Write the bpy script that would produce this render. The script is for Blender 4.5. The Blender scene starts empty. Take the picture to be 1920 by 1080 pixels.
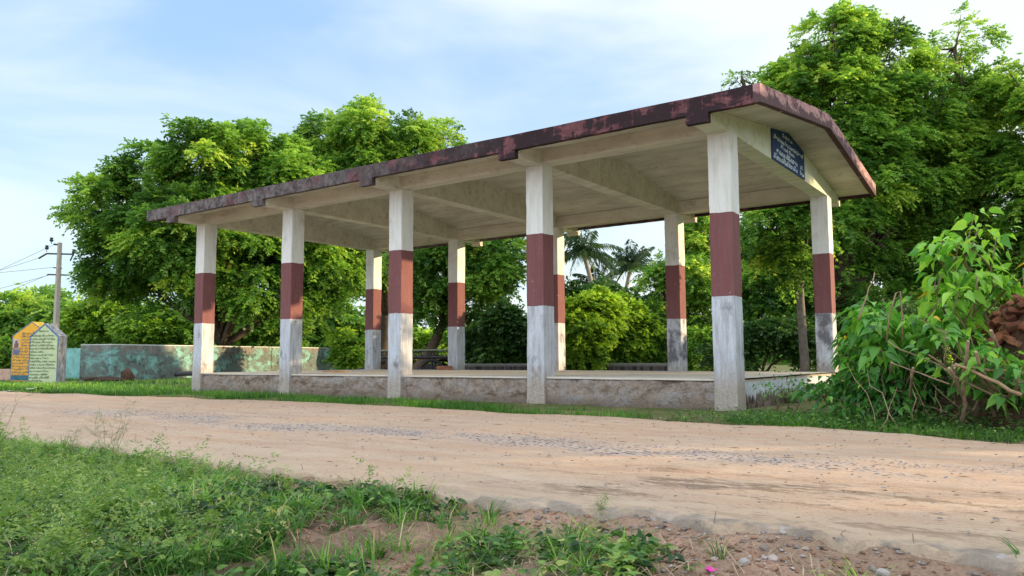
import bpy, bmesh, math, random
import numpy as np
from mathutils import Vector, Matrix
R = math.radians
rng = np.random.default_rng(7)
random.seed(7)
scene = bpy.context.scene
COL = scene.collection

# ------------------------------------------------------------------ camera
CAM = np.array([3.9788, -11.2361, 0.3174])
YAW, PITCH, ROLL, FOC = -0.6193, 0.0900, -0.0054, 1.45945
fw = np.array([math.sin(YAW)*math.cos(PITCH), math.cos(YAW)*math.cos(PITCH), math.sin(PITCH)])
_r = np.array([math.cos(YAW), -math.sin(YAW), 0.0]); _u = np.cross(_r, fw)
rt = _r*math.cos(ROLL) + _u*math.sin(ROLL); up = -_r*math.sin(ROLL) + _u*math.cos(ROLL)
cam_d = bpy.data.cameras.new('camera'); cam = bpy.data.objects.new('camera', cam_d); COL.objects.link(cam)
cam.matrix_world = Matrix(((rt[0], up[0], -fw[0], CAM[0]), (rt[1], up[1], -fw[1], CAM[1]), (rt[2], up[2], -fw[2], CAM[2]), (0, 0, 0, 1)))
cam_d.sensor_width = 36; cam_d.lens = 36*FOC*1000/1920; cam_d.clip_start = 0.05; cam_d.clip_end = 3000
scene.camera = cam

# ------------------------------------------------------------------ light
SUN = Vector((0.820, 0.566, 0.175)).normalized()
EXPOSURE = 1.14
SKY_STRENGTH = 0.15
SUN_STRENGTH = 3.6
world = bpy.data.worlds.new('World'); scene.world = world; world.use_nodes = True
wn = world.node_tree; wn.nodes.clear()
def wnode(t, **k):
    n = wn.nodes.new(t)
    for a, b in k.items(): setattr(n, a, b)
    return n
wo = wnode('ShaderNodeOutputWorld'); bg = wnode('ShaderNodeBackground'); wn.links.new(bg.outputs[0], wo.inputs[0])
sky = wnode('ShaderNodeTexSky', sky_type='NISHITA', sun_disc=False)
sky.sun_elevation = math.asin(SUN.z); sky.sun_rotation = math.atan2(SUN.x, SUN.y)
sky.air_density = 1.0; sky.dust_density = 0.6; sky.ozone_density = 1.6
tc = wnode('ShaderNodeTexCoord'); mp = wnode('ShaderNodeMapping'); mp.inputs['Scale'].default_value = (1.0, 1.6, 4.2); mp.inputs['Rotation'].default_value = (0.25, 0.12, 0.5)
wn.links.new(tc.outputs['Generated'], mp.inputs['Vector'])
cn = wnode('ShaderNodeTexNoise'); cn.inputs['Scale'].default_value = 1.5; cn.inputs['Detail'].default_value = 5; cn.inputs['Roughness'].default_value = 0.5; cn.inputs['Distortion'].default_value = 0.4
wn.links.new(mp.outputs[0], cn.inputs['Vector'])
def wmath(op, a, b=None, clamp=False):
    n = wnode('ShaderNodeMath', operation=op); n.use_clamp = clamp
    for i_, v in enumerate((a, b)):
        if v is None: continue
        if isinstance(v, (int, float)): n.inputs[i_].default_value = v
        else: wn.links.new(v, n.inputs[i_])
    return n.outputs[0]
def wmix(f, a, b):
    n = wnode('ShaderNodeMix', data_type='RGBA')
    for i_, v in zip((0, 6, 7), (f, a, b)):
        if isinstance(v, tuple): n.inputs[i_].default_value = v+(1,)
        elif isinstance(v, (int, float)): n.inputs[i_].default_value = v
        else: wn.links.new(v, n.inputs[i_])
    return n.outputs[2]
def wrange(v, lo, hi):
    n = wnode('ShaderNodeMapRange', interpolation_type='SMOOTHSTEP'); wn.links.new(v, n.inputs[0]); n.inputs[1].default_value = lo; n.inputs[2].default_value = hi; return n.outputs[0]
sx = wnode('ShaderNodeSeparateXYZ'); wn.links.new(tc.outputs['Generated'], sx.inputs[0]); DX, DY, DZ = sx.outputs
# thin cirrus over blue, whiter towards the sun's side, plus unseen brighter sky added overhead and behind the camera as fill
east = wmath('ADD', wmath('MULTIPLY', DX, 0.8), wmath('MULTIPLY', DY, 0.55))
clf = wrange(wmath('ADD', cn.outputs['Fac'], wmath('MULTIPLY', wrange(east, -0.15, 0.75), 0.42)), 0.36, 0.72)
blue = wmix(wrange(DZ, 0.0, 0.42), (2.15, 2.9, 3.3), (1.35, 2.1, 3.2))
vis = wmix(clf, blue, (3.2, 3.45, 3.5))
vis = wmix(0.12, vis, sky.outputs[0])
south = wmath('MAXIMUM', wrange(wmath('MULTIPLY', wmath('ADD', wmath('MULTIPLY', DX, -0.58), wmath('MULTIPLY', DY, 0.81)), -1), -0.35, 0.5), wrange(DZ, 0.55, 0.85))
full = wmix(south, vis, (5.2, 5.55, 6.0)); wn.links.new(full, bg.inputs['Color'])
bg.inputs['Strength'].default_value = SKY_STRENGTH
sd = bpy.data.lights.new('sun', 'SUN'); sd.energy = SUN_STRENGTH; sd.angle = R(0.6); sd.color = (1.0, 0.72, 0.40)
so = bpy.data.objects.new('sun', sd); COL.objects.link(so); so.rotation_euler = SUN.to_track_quat('Z', 'Y').to_euler(); so.location = (20, 20, 20)
vs = scene.view_settings; vs.view_transform = 'Standard'; vs.look = 'None'; vs.gamma = 1; vs.exposure = EXPOSURE; vs.use_curve_mapping = False
scene.cycles.max_bounces = 6; scene.cycles.transmission_bounces = 4; scene.cycles.diffuse_bounces = 4

# ------------------------------------------------------------------ material helpers
class NT:
    def __init__(s, name, rough=0.9, spec=0.3):
        s.m = bpy.data.materials.new(name); s.m.use_nodes = True; s.t = s.m.node_tree
        s.b = s.t.nodes['Principled BSDF']; s.b.inputs['Roughness'].default_value = rough
        s.b.inputs['Specular IOR Level'].default_value = spec; s.out = s.t.nodes['Material Output']
        s._tc = None
    def n(s, t, **k):
        n = s.t.nodes.new(t)
        for a, b in k.items(): setattr(n, a, b)
        return n
    def l(s, a, b): s.t.links.new(a, b)
    def put(s, sock, v):
        if v is None: return
        if isinstance(v, (int, float)): sock.default_value = v
        elif isinstance(v, (tuple, list)): sock.default_value = tuple(v) + ((1,) if len(v) == 3 and len(sock.default_value) == 4 else ())
        else: s.l(v, sock)
    def obj(s, scale=(1, 1, 1), loc=(0, 0, 0), rot=(0, 0, 0)):
        if s._tc is None: s._tc = s.n('ShaderNodeTexCoord')
        if scale == (1, 1, 1) and loc == (0, 0, 0) and rot == (0, 0, 0): return s._tc.outputs['Object']
        m = s.n('ShaderNodeMapping'); m.inputs['Scale'].default_value = scale; m.inputs['Location'].default_value = loc; m.inputs['Rotation'].default_value = rot
        s.l(s._tc.outputs['Object'], m.inputs['Vector']); return m.outputs[0]
    def noise(s, scale, detail=4, rough=0.55, vec=None, dist=0.0, col=False):
        n = s.n('ShaderNodeTexNoise'); n.inputs['Scale'].default_value = scale; n.inputs['Detail'].default_value = detail
        n.inputs['Roughness'].default_value = rough; n.inputs['Distortion'].default_value = dist
        s.l(vec if vec is not None else s.obj(), n.inputs['Vector']); return n.outputs['Color' if col else 'Fac']
    def vor(s, scale, vec=None, feature='F1', out='Distance', rand=1.0):
        n = s.n('ShaderNodeTexVoronoi', feature=feature); n.inputs['Scale'].default_value = scale; n.inputs['Randomness'].default_value = rand
        s.l(vec if vec is not None else s.obj(), n.inputs['Vector']); return n.outputs[out]
    def sep(s, vec=None):
        n = s.n('ShaderNodeSeparateXYZ'); s.l(vec if vec is not None else s.obj(), n.inputs[0]); return n.outputs
    def math(s, op, a, b=None, c=None, clamp=False):
        n = s.n('ShaderNodeMath', operation=op); n.use_clamp = clamp
        s.put(n.inputs[0], a); s.put(n.inputs[1], b); s.put(n.inputs[2], c); return n.outputs[0]
    def step(s, v, lo, hi, a=0.0, b=1.0):
        n = s.n('ShaderNodeMapRange'); s.put(n.inputs[0], v)
        for i, q in zip((1, 2, 3, 4), (lo, hi, a, b)): n.inputs[i].default_value = q
        return n.outputs[0]
    def ramp(s, fac, stops, interp='LINEAR'):
        n = s.n('ShaderNodeValToRGB'); n.color_ramp.interpolation = interp; e = n.color_ramp.elements
        while len(e) < len(stops): e.new(0.5)
        for el, (p, c) in zip(e, stops): el.position = p; el.color = tuple(c) + (1,)
        s.put(n.inputs[0], fac); return n.outputs[0]
    def mix(s, fac, a, b, mode='MIX'):
        n = s.n('ShaderNodeMix', data_type='RGBA', blend_type=mode); s.put(n.inputs[0], fac); s.put(n.inputs[6], a); s.put(n.inputs[7], b); return n.outputs[2]
    def color(s, c): s.put(s.b.inputs['Base Color'], c); return s
    def bump(s, h, strength=0.5, dist=0.02):
        n = s.n('ShaderNodeBump'); n.inputs['Strength'].default_value = strength; n.inputs['Distance'].default_value = dist
        s.put(n.inputs['Height'], h); s.l(n.outputs[0], s.b.inputs['Normal']); return s

def leaf_mat(name, stops, trans=0.35, rough=0.45, tint=(1.0, 1.0, 0.75), spec=0.35):
    m = NT(name, rough, spec)
    a = m.n('ShaderNodeAttribute', attribute_name='rnd')
    c = m.ramp(a.outputs['Fac'], stops); m.color(c)
    tr = m.n('ShaderNodeBsdfTranslucent'); m.l(m.mix(1.0, c, tuple(1.7*q for q in tint), 'MULTIPLY'), tr.inputs['Color'])
    ms = m.n('ShaderNodeMixShader'); ms.inputs[0].default_value = trans
    m.l(m.b.outputs[0], ms.inputs[1]); m.l(tr.outputs[0], ms.inputs[2]); m.l(ms.outputs[0], m.out.inputs['Surface'])
    return m.m

def plain(name, c, rough=0.8, spec=0.3, var=0.25, scale=6.0, metal=0.0):
    m = NT(name, rough, spec); f = m.noise(scale, 5, 0.65)
    m.color(m.mix(m.step(f, 0.3, 0.7), tuple(q*(1-var) for q in c), tuple(min(1, q*(1+var)) for q in c)))
    m.b.inputs['Metallic'].default_value = metal
    return m.m

# ------------------------------------------------------------------ mesh helpers
def link_mesh(name, V, F, mat, parent=None, loc=None, rnd=None, smooth=False):
    """V world-space (n,3); F either a list of faces or an (m,k) int array"""
    V = np.asarray(V, dtype=np.float64)
    org = np.array(root_loc(parent) if parent is not None else (loc if loc is not None else (0, 0, 0)), dtype=np.float64)
    me = bpy.data.meshes.new(name)
    if isinstance(F, np.ndarray):
        k = F.shape[1]; me.vertices.add(len(V)); me.vertices.foreach_set('co', (V-org).astype(np.float32).ravel())
        me.loops.add(F.size); me.loops.foreach_set('vertex_index', F.astype(np.int32).ravel())
        me.polygons.add(len(F)); me.polygons.foreach_set('loop_start', np.arange(0, F.size, k, dtype=np.int32))
        me.update(calc_edges=True)
    else:
        me.from_pydata((V-org).tolist(), [], F); me.update()
    if smooth: me.polygons.foreach_set('use_smooth', np.ones(len(me.polygons), dtype=bool))
    if rnd is not None:
        at_ = me.attributes.new('rnd', 'FLOAT', 'POINT'); at_.data.foreach_set('value', np.asarray(rnd, dtype=np.float32))
    me.materials.append(mat)
    o = bpy.data.objects.new(name, me); COL.objects.link(o)
    if parent is not None: o.parent = parent
    else: o.location = org
    return o
def root_loc(o):
    while o.parent is not None: o = o.parent
    return tuple(o.location)
def thing(name, label, cat, loc, group=None):
    o = bpy.data.objects.new(name, None); COL.objects.link(o); o.location = loc; o.empty_display_size = 0.2
    o['label'] = label; o['category'] = cat
    if group: o['group'] = group
    return o
def tag(o, label=None, cat=None, group=None, kind=None):
    if label: o['label'] = label
    if cat: o['category'] = cat
    if group: o['group'] = group
    if kind: o['kind'] = kind
    return o
class MB:
    def __init__(s): s.v = []; s.f = []
    def add(s, V, F):
        b = len(s.v); s.v += [tuple(map(float, p)) for p in V]; s.f += [tuple(int(i)+b for i in f) for f in F]; return s
    def box(s, x0, x1, y0, y1, z0, z1):
        return s.add([(x0, y0, z0), (x1, y0, z0), (x1, y1, z0), (x0, y1, z0), (x0, y0, z1), (x1, y0, z1), (x1, y1, z1), (x0, y1, z1)],
                     [(3, 2, 1, 0), (4, 5, 6, 7), (0, 1, 5, 4), (1, 2, 6, 5), (2, 3, 7, 6), (3, 0, 4, 7)])
    def prism(s, poly, d):
        """poly: list of 3d points, d: extrusion vector"""
        n = len(poly); d = np.array(d); A = [np.array(p, float) for p in poly]; B = [p+d for p in A]
        return s.add(A+B, [tuple(range(n))[::-1], tuple(range(n, 2*n))]+[(i, (i+1) % n, n+(i+1) % n, n+i) for i in range(n)])
    def tube(s, pts, rad, seg=6, cap=True):
        pts = [np.array(p, float) for p in pts]; n = len(pts)
        if np.isscalar(rad): rad = [rad]*n
        V = []; prev = None
        for i, p in enumerate(pts):
            t = pts[min(i+1, n-1)]-pts[max(i-1, 0)]; t = t/(np.linalg.norm(t)+1e-9)
            if prev is None:
                a = np.array([0, 0, 1.0]) if abs(t[2]) < .9 else np.array([1.0, 0, 0]); x = np.cross(t, a)
            else: x = prev-t*(prev@t)
            x /= np.linalg.norm(x)+1e-9; prev = x; y = np.cross(t, x)
            for k in range(seg):
                q = 2*math.pi*k/seg; V.append(p+rad[i]*(x*math.cos(q)+y*math.sin(q)))
        F = [(i*seg+k, i*seg+(k+1) % seg, (i+1)*seg+(k+1) % seg, (i+1)*seg+k) for i in range(n-1) for k in range(seg)]
        if cap: F += [tuple(range(seg))[::-1], tuple((n-1)*seg+k for k in range(seg))]
        return s.add(V, F)
    def build(s, name, mat, parent=None, loc=None, smooth=False, bevel=0.0):
        o = link_mesh(name, s.v, s.f, mat, parent, loc, smooth=smooth)
        if bevel:
            bm = bmesh.new(); bm.from_mesh(o.data); bmesh.ops.bevel(bm, geom=bm.edges[:], offset=bevel, segments=2, profile=0.6, affect='EDGES', clamp_overlap=True); bm.to_mesh(o.data); bm.free()
        return o
def at(px, py, d):   # a point d metres in front of the viewpoint along a sight line, used as a ruler when laying the place out
    q = fw + rt*(px-960)/(FOC*1000) - up*(py-540)/(FOC*1000)
    return CAM + q*d
def nrm(a): return a/(np.linalg.norm(a, axis=-1, keepdims=True)+1e-9)

def proj(P):
    d = P-CAM; z = d@fw; return 960+FOC*1000*(d@rt)/z, 540-FOC*1000*(d@up)/z, z
# smooth value noise for shaping meshes
_perm = rng.random((64, 64, 64)).astype(np.float32)
def vnoise(P, s=1.0):
    Q = np.asarray(P, float)*s; i = np.floor(Q).astype(int); f = Q-i; f = f*f*(3-2*f); o = 0
    for a in (0, 1):
        for b in (0, 1):
            for c in (0, 1):
                w = (f[..., 0] if a else 1-f[..., 0])*(f[..., 1] if b else 1-f[..., 1])*(f[..., 2] if c else 1-f[..., 2])
                o = o + w*_perm[(i[..., 0]+a) % 64, (i[..., 1]+b) % 64, (i[..., 2]+c) % 64]
    return o-0.5
def fbm(P, s=1.0, o=4):
    r = 0; a = 1.0
    for k in range(o): r = r+a*vnoise(np.asarray(P)+17.3*k, s*2**k); a *= .5
    return r

# ------------------------------------------------------------------ leaf geometry (vectorised)
UP = np.array([0, 0, 1.0])
def fronds(base, d, L, npair=5, ll=0.42, lw=0.09, droop=0.35, jit=0.25, sweep=0.6):
    """compound leaves: rows of narrow leaflets on a drooping stalk. returns V,F,owner"""
    N = len(base); d = nrm(d); s = np.cross(d, UP)+1e-4; s = nrm(s); nn = nrm(np.cross(s, d))
    ts = np.linspace(.18, 1, npair); T = np.concatenate([ts, ts, [1.0]]); S = np.concatenate([np.ones(npair), -np.ones(npair), [0]])
    M = len(T); L = L.reshape(N, 1, 1); T_ = T.reshape(1, M, 1); S_ = S.reshape(1, M, 1)
    P = base[:, None]+d[:, None]*L*T_-UP*droop*L*T_**2
    ld = s[:, None]*S_*0.8+d[:, None]*(sweep+(S_ == 0)*1.0)-UP*(0.22+droop*T_*1.0)+rng.normal(0, jit, (N, M, 3)); ld = nrm(ld)
    w = nrm(np.cross(ld, nn[:, None]+rng.normal(0, .35, (N, M, 3))))
    l = L*ll*(1-.35*T_)*rng.uniform(.75, 1.15, (N, M, 1)); wd = L*lw*rng.uniform(.8, 1.2, (N, M, 1))
    V = np.stack([P, P+ld*l*.45+w*wd, P+ld*l-UP*l*.08, P+ld*l*.45-w*wd], 2).reshape(-1, 3)
    F = np.arange(N*M*4).reshape(-1, 4)
    return V, F, np.repeat(np.arange(N), M*4)
def broad(base, d, L, width=0.8, fold=0.18, droop=0.25, up_=None):
    """broad heart-shaped leaves, each folded along its midrib and bent at the tip"""
    N = len(base); d = nrm(d); u0 = np.tile(UP, (N, 1)) if up_ is None else up_
    s = nrm(np.cross(d, u0)+1e-4); n = nrm(np.cross(s, d)); L = L[:, None]
    o = np.array([[0, 0], [-.06, .26], [.18, .46], [.5, .36], [.8, .14], [1.05, 0]])
    def pt(t, w, sg):
        return base+d*L*t+s*L*w*width*sg+n*L*(fold*w)-UP*L*droop*max(t, 0)**2
    mid = [pt(t, 0, 1) for t in (0, .22, .5, .8, 1.05)]
    lf = [pt(t, w, -1) for t, w in ((-.08, .24), (.18, .46), (.52, .36), (.82, .14))]
    rg = [pt(t, w, 1) for t, w in ((-.08, .24), (.18, .46), (.52, .36), (.82, .14))]
    V = np.stack(mid+lf+rg, 1).reshape(-1, 3)
    tri = [(0, 1, 6, 5), (1, 2, 7, 6), (2, 3, 8, 7), (3, 4, 8, 8), (0, 9, 10, 1), (1, 10, 11, 2), (2, 11, 12, 3), (3, 12, 4, 4)]
    quads = np.array([(0, 1, 6, 5), (1, 2, 7, 6), (2, 3, 8, 7), (0, 9, 10, 1), (1, 10, 11, 2), (2, 11, 12, 3)]); tips = np.array([(3, 4, 8), (3, 12, 4)])
    q = (quads[None]+13*np.arange(N)[:, None, None]).reshape(-1, 4); t = (tips[None]+13*np.arange(N)[:, None, None]).reshape(-1, 3)
    return V, q, t, np.repeat(np.arange(N), 13)
def link_broad(name, base, d, L, mat, rnd, parent=None, loc=None, **k):
    V, q, t, own = broad(base, d, L, **k)
    F = [tuple(x) for x in q.tolist()]+[tuple(x) for x in t.tolist()]
    return link_mesh(name, V, F, mat, parent, loc, rnd[own], smooth=True)
def blades(P, az, H, W, bend):
    """grass blades of three segments"""
    N = len(P); dx = np.stack([np.cos(az), np.sin(az), np.zeros(N)], 1); sx = np.stack([-np.sin(az), np.cos(az), np.zeros(N)], 1)
    H = H[:, None]; W = W[:, None]; bend = bend[:, None]; rows = []
    for t, w in ((0, 1), (.4, .85), (.75, .55), (1, .04)):
        c = P+UP*H*(t-.30*bend*t*t)+dx*H*bend*t*t; rows += [c-sx*W*w*.5, c+sx*W*w*.5]
    V = np.stack(rows, 1).reshape(-1, 3)
    f = np.array([(0, 1, 3, 2), (2, 3, 5, 4), (4, 5, 7, 6)]); F = (f[None]+8*np.arange(N)[:, None, None]).reshape(-1, 4)
    return V, F, np.repeat(np.arange(N), 8)

# ================================================================== SETTING
GZ = -0.47
def far_edge(x):   # road edge towards the shelter
    xs = [-400, -60, -30, -18, -11.5, -6.6, -2.6, .15, 2.07, 3.5, 8, 60]; ys = [-2.6, -2.6, -2.6, -2.45, -1.85, -1.68, -2.0, -2.05, -2.33, -2.75, -3.2, -3.4]
    return np.interp(x, xs, ys)
def grid(xs, ys, zf, mask=None):
    X, Y = np.meshgrid(xs, ys); Z = zf(X, Y); V = np.stack([X, Y, Z], -1).reshape(-1, 3); nx, ny = len(xs), len(ys)
    i = np.arange(nx*ny).reshape(ny, nx); F = np.stack([i[:-1, :-1], i[:-1, 1:], i[1:, 1:], i[1:, :-1]], -1).reshape(-1, 4); return V, F
def spaced(a, b, st, out, k=1.25):
    c = list(np.arange(a, b+1e-6, st)); s = st
    while c[-1] < out: s *= k; c.append(c[-1]+s)
    s = st
    while c[0] > -out: s *= k; c.insert(0, c[0]-s)
    return np.array(c)
def ground_z(X, Y):
    P = np.stack([X, Y, 0*X], -1)
    verge = np.clip((-7.62-Y)/0.18, 0, 1)
    z = GZ-0.012+0*X
    rough = fbm(P, 1.1, 3)*.07+fbm(P, 5.0, 3)*.045+np.abs(fbm(P, 14, 2))*.022
    z = z+verge*(-.075+rough+0.06*np.clip((-8.0-Y)/1.0, 0, 1)*(X < 1.2))
    side = np.clip((Y+2.2)/0.3, 0, 1)*np.clip((30-np.abs(X))/10, 0, 1)
    z = z+side*(fbm(P, 1.5, 3)*.03+.012)
    return z
g = NT('soil', 0.95, 0.15)
n1 = g.noise(0.9, 5, .6); n2 = g.noise(9, 5, .7); n3 = g.noise(60, 3, .6)
soil = g.mix(g.step(n2, .3, .7), (.20, .115, .075), (.34, .215, .15))
soil = g.mix(g.step(n3, .35, .75), soil, (.40, .28, .21))
soil = g.mix(g.step(n1, .5, .62, 0, .6), soil, (.20, .15, .11))
gp = g.sep(); dark = g.math('MULTIPLY', g.step(g.math('ADD', gp[1], g.math('MULTIPLY', n1, .5)), -7.45, -7.75), g.step(g.math('ADD', gp[0], g.math('MULTIPLY', n2, .6)), 1.9, 1.2)); soil = g.mix(g.math('MULTIPLY', dark, g.step(n2, .62, .45, .25, .85)), soil, (.075, .05, .032))  # soil darkened under the verge plants, painting in the shade between them
pos = g.sep()
farg = g.math('LESS_THAN', 0, 1)
gr_m = g.math('MULTIPLY', g.step(pos[1], -2.6, -2.0), g.step(n1, .3, .5, .35, .95))
soil = g.mix(gr_m, soil, g.mix(g.step(n2, .3, .7), (.06, .10, .025), (.13, .15, .05)))
g.color(soil); g.bump(g.math('ADD', n2, g.math('MULTIPLY', n3, .5)), .8, .03)
V, F = grid(spaced(-6, 6, .05, 1500, 1.18), np.concatenate([-np.geomspace(1500, 10.8, 40), np.arange(-10.7, -7.4, .035), np.arange(-7.4, 3, .2), np.geomspace(3.2, 1500, 60)]), ground_z)
tag(link_mesh('ground', V, F, g.m, smooth=True), kind='structure')

# road -------------------------------------------------------------
rd = NT('dirt_road', 0.93, 0.2)
p = rd.sep(); 
streak = rd.noise(1.0, 6, .65, rd.obj((0.55, 4.5, 1)))
big = rd.noise(0.55, 4, .55); fine = rd.noise(60, 5, .8); mid = rd.noise(7, 5, .65)
c = rd.mix(rd.step(big, .35, .68), (.55, .36, .24), (.46, .325, .235))
c = rd.mix(rd.step(streak, .38, .68, 0, .75), c, (.56, .445, .335))
c = rd.mix(rd.step(fine, .5, .68, 0, .6), c, (.25, .16, .11))
c = rd.mix(rd.step(mid, .58, .75, 0, .35), c, (.50, .25, .15)); blot = rd.noise(2.2, 6, .75, rd.obj((.7, 1.6, 1))); c = rd.mix(rd.step(blot, .54, .68, 0, .3), c, (.33, .235, .175)); c = rd.mix(rd.step(blot, .47, .36, 0, .45), c, (.62, .50, .38))
# paler, yellower tone along the near side
wob = rd.math('ADD', p[1], rd.math('MULTIPLY', rd.noise(.8, 4, .6), 1.2))
near = rd.math('MULTIPLY', rd.step(wob, -7.05, -6.3, 1, 0), 1)
c = rd.mix(rd.math('MULTIPLY', near, .45), c, (.57, .47, .34))
# patches where the grey road metal shows
band = rd.math('SUBTRACT', 1.0, rd.step(rd.math('ABSOLUTE', rd.math('ADD', p[1], rd.math('ADD', 4.75, rd.math('MULTIPLY', rd.noise(.35, 2, .5), 1.2)))), .10, .62), clamp=True)
patch = rd.math('MULTIPLY', band, rd.step(rd.noise(1.05, 4, .65), .36, .50))
patch = rd.math('MULTIPLY', patch, rd.step(p[0], -13, -6))
c = rd.mix(rd.math('MULTIPLY', patch, .45), c, (.40, .37, .36))
chip = rd.step(rd.vor(21, rd.obj((1, 1.25, 1))), .33, .42, 1, 0)
sel = rd.n('ShaderNodeSeparateColor'); rd.l(rd.vor(21, rd.obj((1, 1.25, 1)), out='Color'), sel.inputs[0])
chip = rd.math('MULTIPLY', chip, rd.math('MULTIPLY', rd.step(rd.math('ADD', patch, rd.math('MULTIPLY', rd.noise(4, 2, .5), .5)), .5, 1.05), rd.math('GREATER_THAN', sel.outputs[0], .35)))
c = rd.mix(rd.math('MULTIPLY', chip, 1.0), c, (.085, .095, .13))
# dark wet litter smears near the right
sm = rd.noise(1.3, 7, .8, rd.obj((.8, 2.2, 1), (3.1, 0, 0), (0, 0, .15)))
smb = rd.math('MULTIPLY', rd.step(p[1], -5.9, -6.3), rd.math('MULTIPLY', rd.step(p[0], .2, 1.8), rd.step(p[1], -7.6, -7.2)))
c = rd.mix(rd.math('MULTIPLY', rd.step(rd.math('ADD', sm, rd.math('MULTIPLY', rd.math('SUBTRACT', rd.noise(14, 5, .8, rd.obj((.6, 2, 1))), .5), .5)), .50, .58), rd.math('MULTIPLY', smb, .7)), c, (.15, .10, .065))
# small scattered dark bits
bit = rd.math('MAXIMUM', rd.step(rd.vor(5.0, rd.obj((.55, 1.5, 1))), .035, .06, 1, 0), rd.step(rd.vor(13.0, rd.obj((.7, 1.6, 1))), .06, .10, 1, 0))
c = rd.mix(rd.math('MULTIPLY', bit, .8), c, (.10, .065, .045))
# broken cement edging, shown by its grey
ed = rd.math('MULTIPLY', rd.step(rd.noise(3.5, 5, .7, rd.obj(loc=(4, 2, 0))), .40, .50), rd.math('MULTIPLY', rd.step(rd.math('ADD', p[1], rd.math('MULTIPLY', rd.math('SUBTRACT', mid, .5), .35)), -7.50, -7.58), rd.step(p[0], .6, 1.6)))
c = rd.mix(rd.math('MULTIPLY', ed, .7), c, rd.mix(rd.step(mid, .35, .65), (.16, .15, .14), (.36, .325, .29)))
rd.color(c); rd.bump(rd.math('ADD', rd.math('ADD', rd.math('MULTIPLY', mid, .6), rd.math('MULTIPLY', rd.noise(18, 5, .75, rd.obj((.5, 1.5, 1))), .8)), rd.math('ADD', rd.math('MULTIPLY', fine, .5), rd.math('MULTIPLY', chip, .5))), .9, .025)
xs = np.concatenate([-np.geomspace(400, 12.2, 70), np.arange(-12, 6, .05), np.geomspace(6.05, 120, 30)]); K = 90
tt = np.linspace(0, 1, K)**1.6; V = []
for x in xs:
    ye = far_edge(x)+.22*float(vnoise(np.array([x, 0, 3.3]), 1.2))+.06*float(vnoise(np.array([x, 0, 9.3]), 5))
    yn = -7.66+.09*float(vnoise(np.array([x, 5, 3.3]), 2.0))+.12*float(fbm(np.array([x, 5, 1.3]), 7, 3))
    y = yn+(ye-yn)*tt; P = np.stack([np.full(K, x), y, np.zeros(K)], 1)
    z = GZ+.008+fbm(P, .8, 3)*.02+fbm(P, 9, 2)*.006*np.clip((y+8)/1, .4, 1)
    z += .02*np.sin(np.clip((y-yn)/(ye-yn), 0, 1)*math.pi)
    for yr_, dr in ((-3.6, .010), (-6.3, .010)): z -= dr*np.exp(-((y-yr_-.15*math.sin(x*.35))/.28)**2)
    z += .006*fbm(P, 22, 2)
    z[0] = GZ-.14; z[1] = GZ-.045+.05*float(fbm(np.array([x, 1, 1]), 9, 3)); z[-1] = GZ-.05
    z[2:8] += (fbm(P[2:8], 11, 3))*np.array([.05, .05, .04, .03, .02, .01])
    P[:, 2] = z; V.append(P)
V = np.concatenate(V); i = np.arange(len(xs)*K).reshape(len(xs), K)
F = np.stack([i[:-1, :-1], i[1:, :-1], i[1:, 1:], i[:-1, 1:]], -1).reshape(-1, 4)
tag(link_mesh('road', V, F, rd.m, smooth=True), kind='structure')

# ================================================================== SHELTER
A = 3.3667; CX = [-4*A, -3*A, -2*A, -A, 0.0]; CW = 0.35; YB = 5.836; HC = 3.72; RY = 3.1
ZB = GZ      # base of the shelter root
shelter = thing('shelter', 'long open concrete shelter with maroon banded pillars and low gabled roof beside the road', 'shelter', (-6.73, 3.1, GZ))
def soffit(y): return 4.42-0.148*abs(y-RY)
def zoff(m): # object z -> height above the ground (root sits at ground level)
    return m.sep()[2]
# column paint
m = NT('column_paint', .8, .25)
z = zoff(m); zj = m.math('ADD', z, m.math('MULTIPLY', m.math('SUBTRACT', m.noise(5, 4, .7), .5), .05))
vs_ = m.noise(2.2, 7, .72, m.obj((7, 7, .8))); st = m.noise(1.6, 5, .6); fi = m.noise(30, 4, .65)
white = m.mix(m.step(vs_, .46, .75, 0, .7), (.73, .76, .74), (.50, .50, .44))
white = m.mix(m.step(st, .56, .74, 0, .6), white, (.36, .34, .28)); white = m.mix(m.step(m.noise(3.5, 6, .8), .62, .70, 0, .5), white, (.30, .29, .27))
red = m.mix(m.step(vs_, .35, .7), (.175, .070, .075), (.215, .10, .10))
chips = m.step(m.noise(11, 7, .8), .63, .66)
red = m.mix(m.math('MULTIPLY', chips, .75), red, (.55, .45, .45))
low = m.mix(m.step(vs_, .42, .66), (.55, .60, .68), (.34, .34, .36))
pp_ = m.sep(); far_ = m.math('MULTIPLY', m.step(pp_[0], 2.2, 2.8), m.step(pp_[1], 1, 2)); low = m.mix(m.step(m.math('ADD', m.noise(1.6, 6, .7, m.obj((2.0, 2.0, 1.3), (3, 1, 0))), m.math('MULTIPLY', far_, .12)), .56, .68, 0, .85), low, (.09, .085, .10))
low = m.mix(m.step(fi, .5, .75, 0, .5), low, (.40, .37, .34))
gl = m.step(m.math('ADD', z, m.math('MULTIPLY', st, .55)), .55, 1.05, 1, 0)
low = m.mix(m.math('MULTIPLY', gl, .8), low, m.mix(m.step(fi, .35, .65), (.42, .36, .28), (.27, .22, .175)))
c = m.mix(m.math('GREATER_THAN', zj, 1.69), low, red); c = m.mix(m.math('GREATER_THAN', zj, 2.955), c, white)
m.color(c); m.bump(m.math('ADD', fi, m.math('MULTIPLY', vs_, .7)), .35, .012); COLM = m.m
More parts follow.
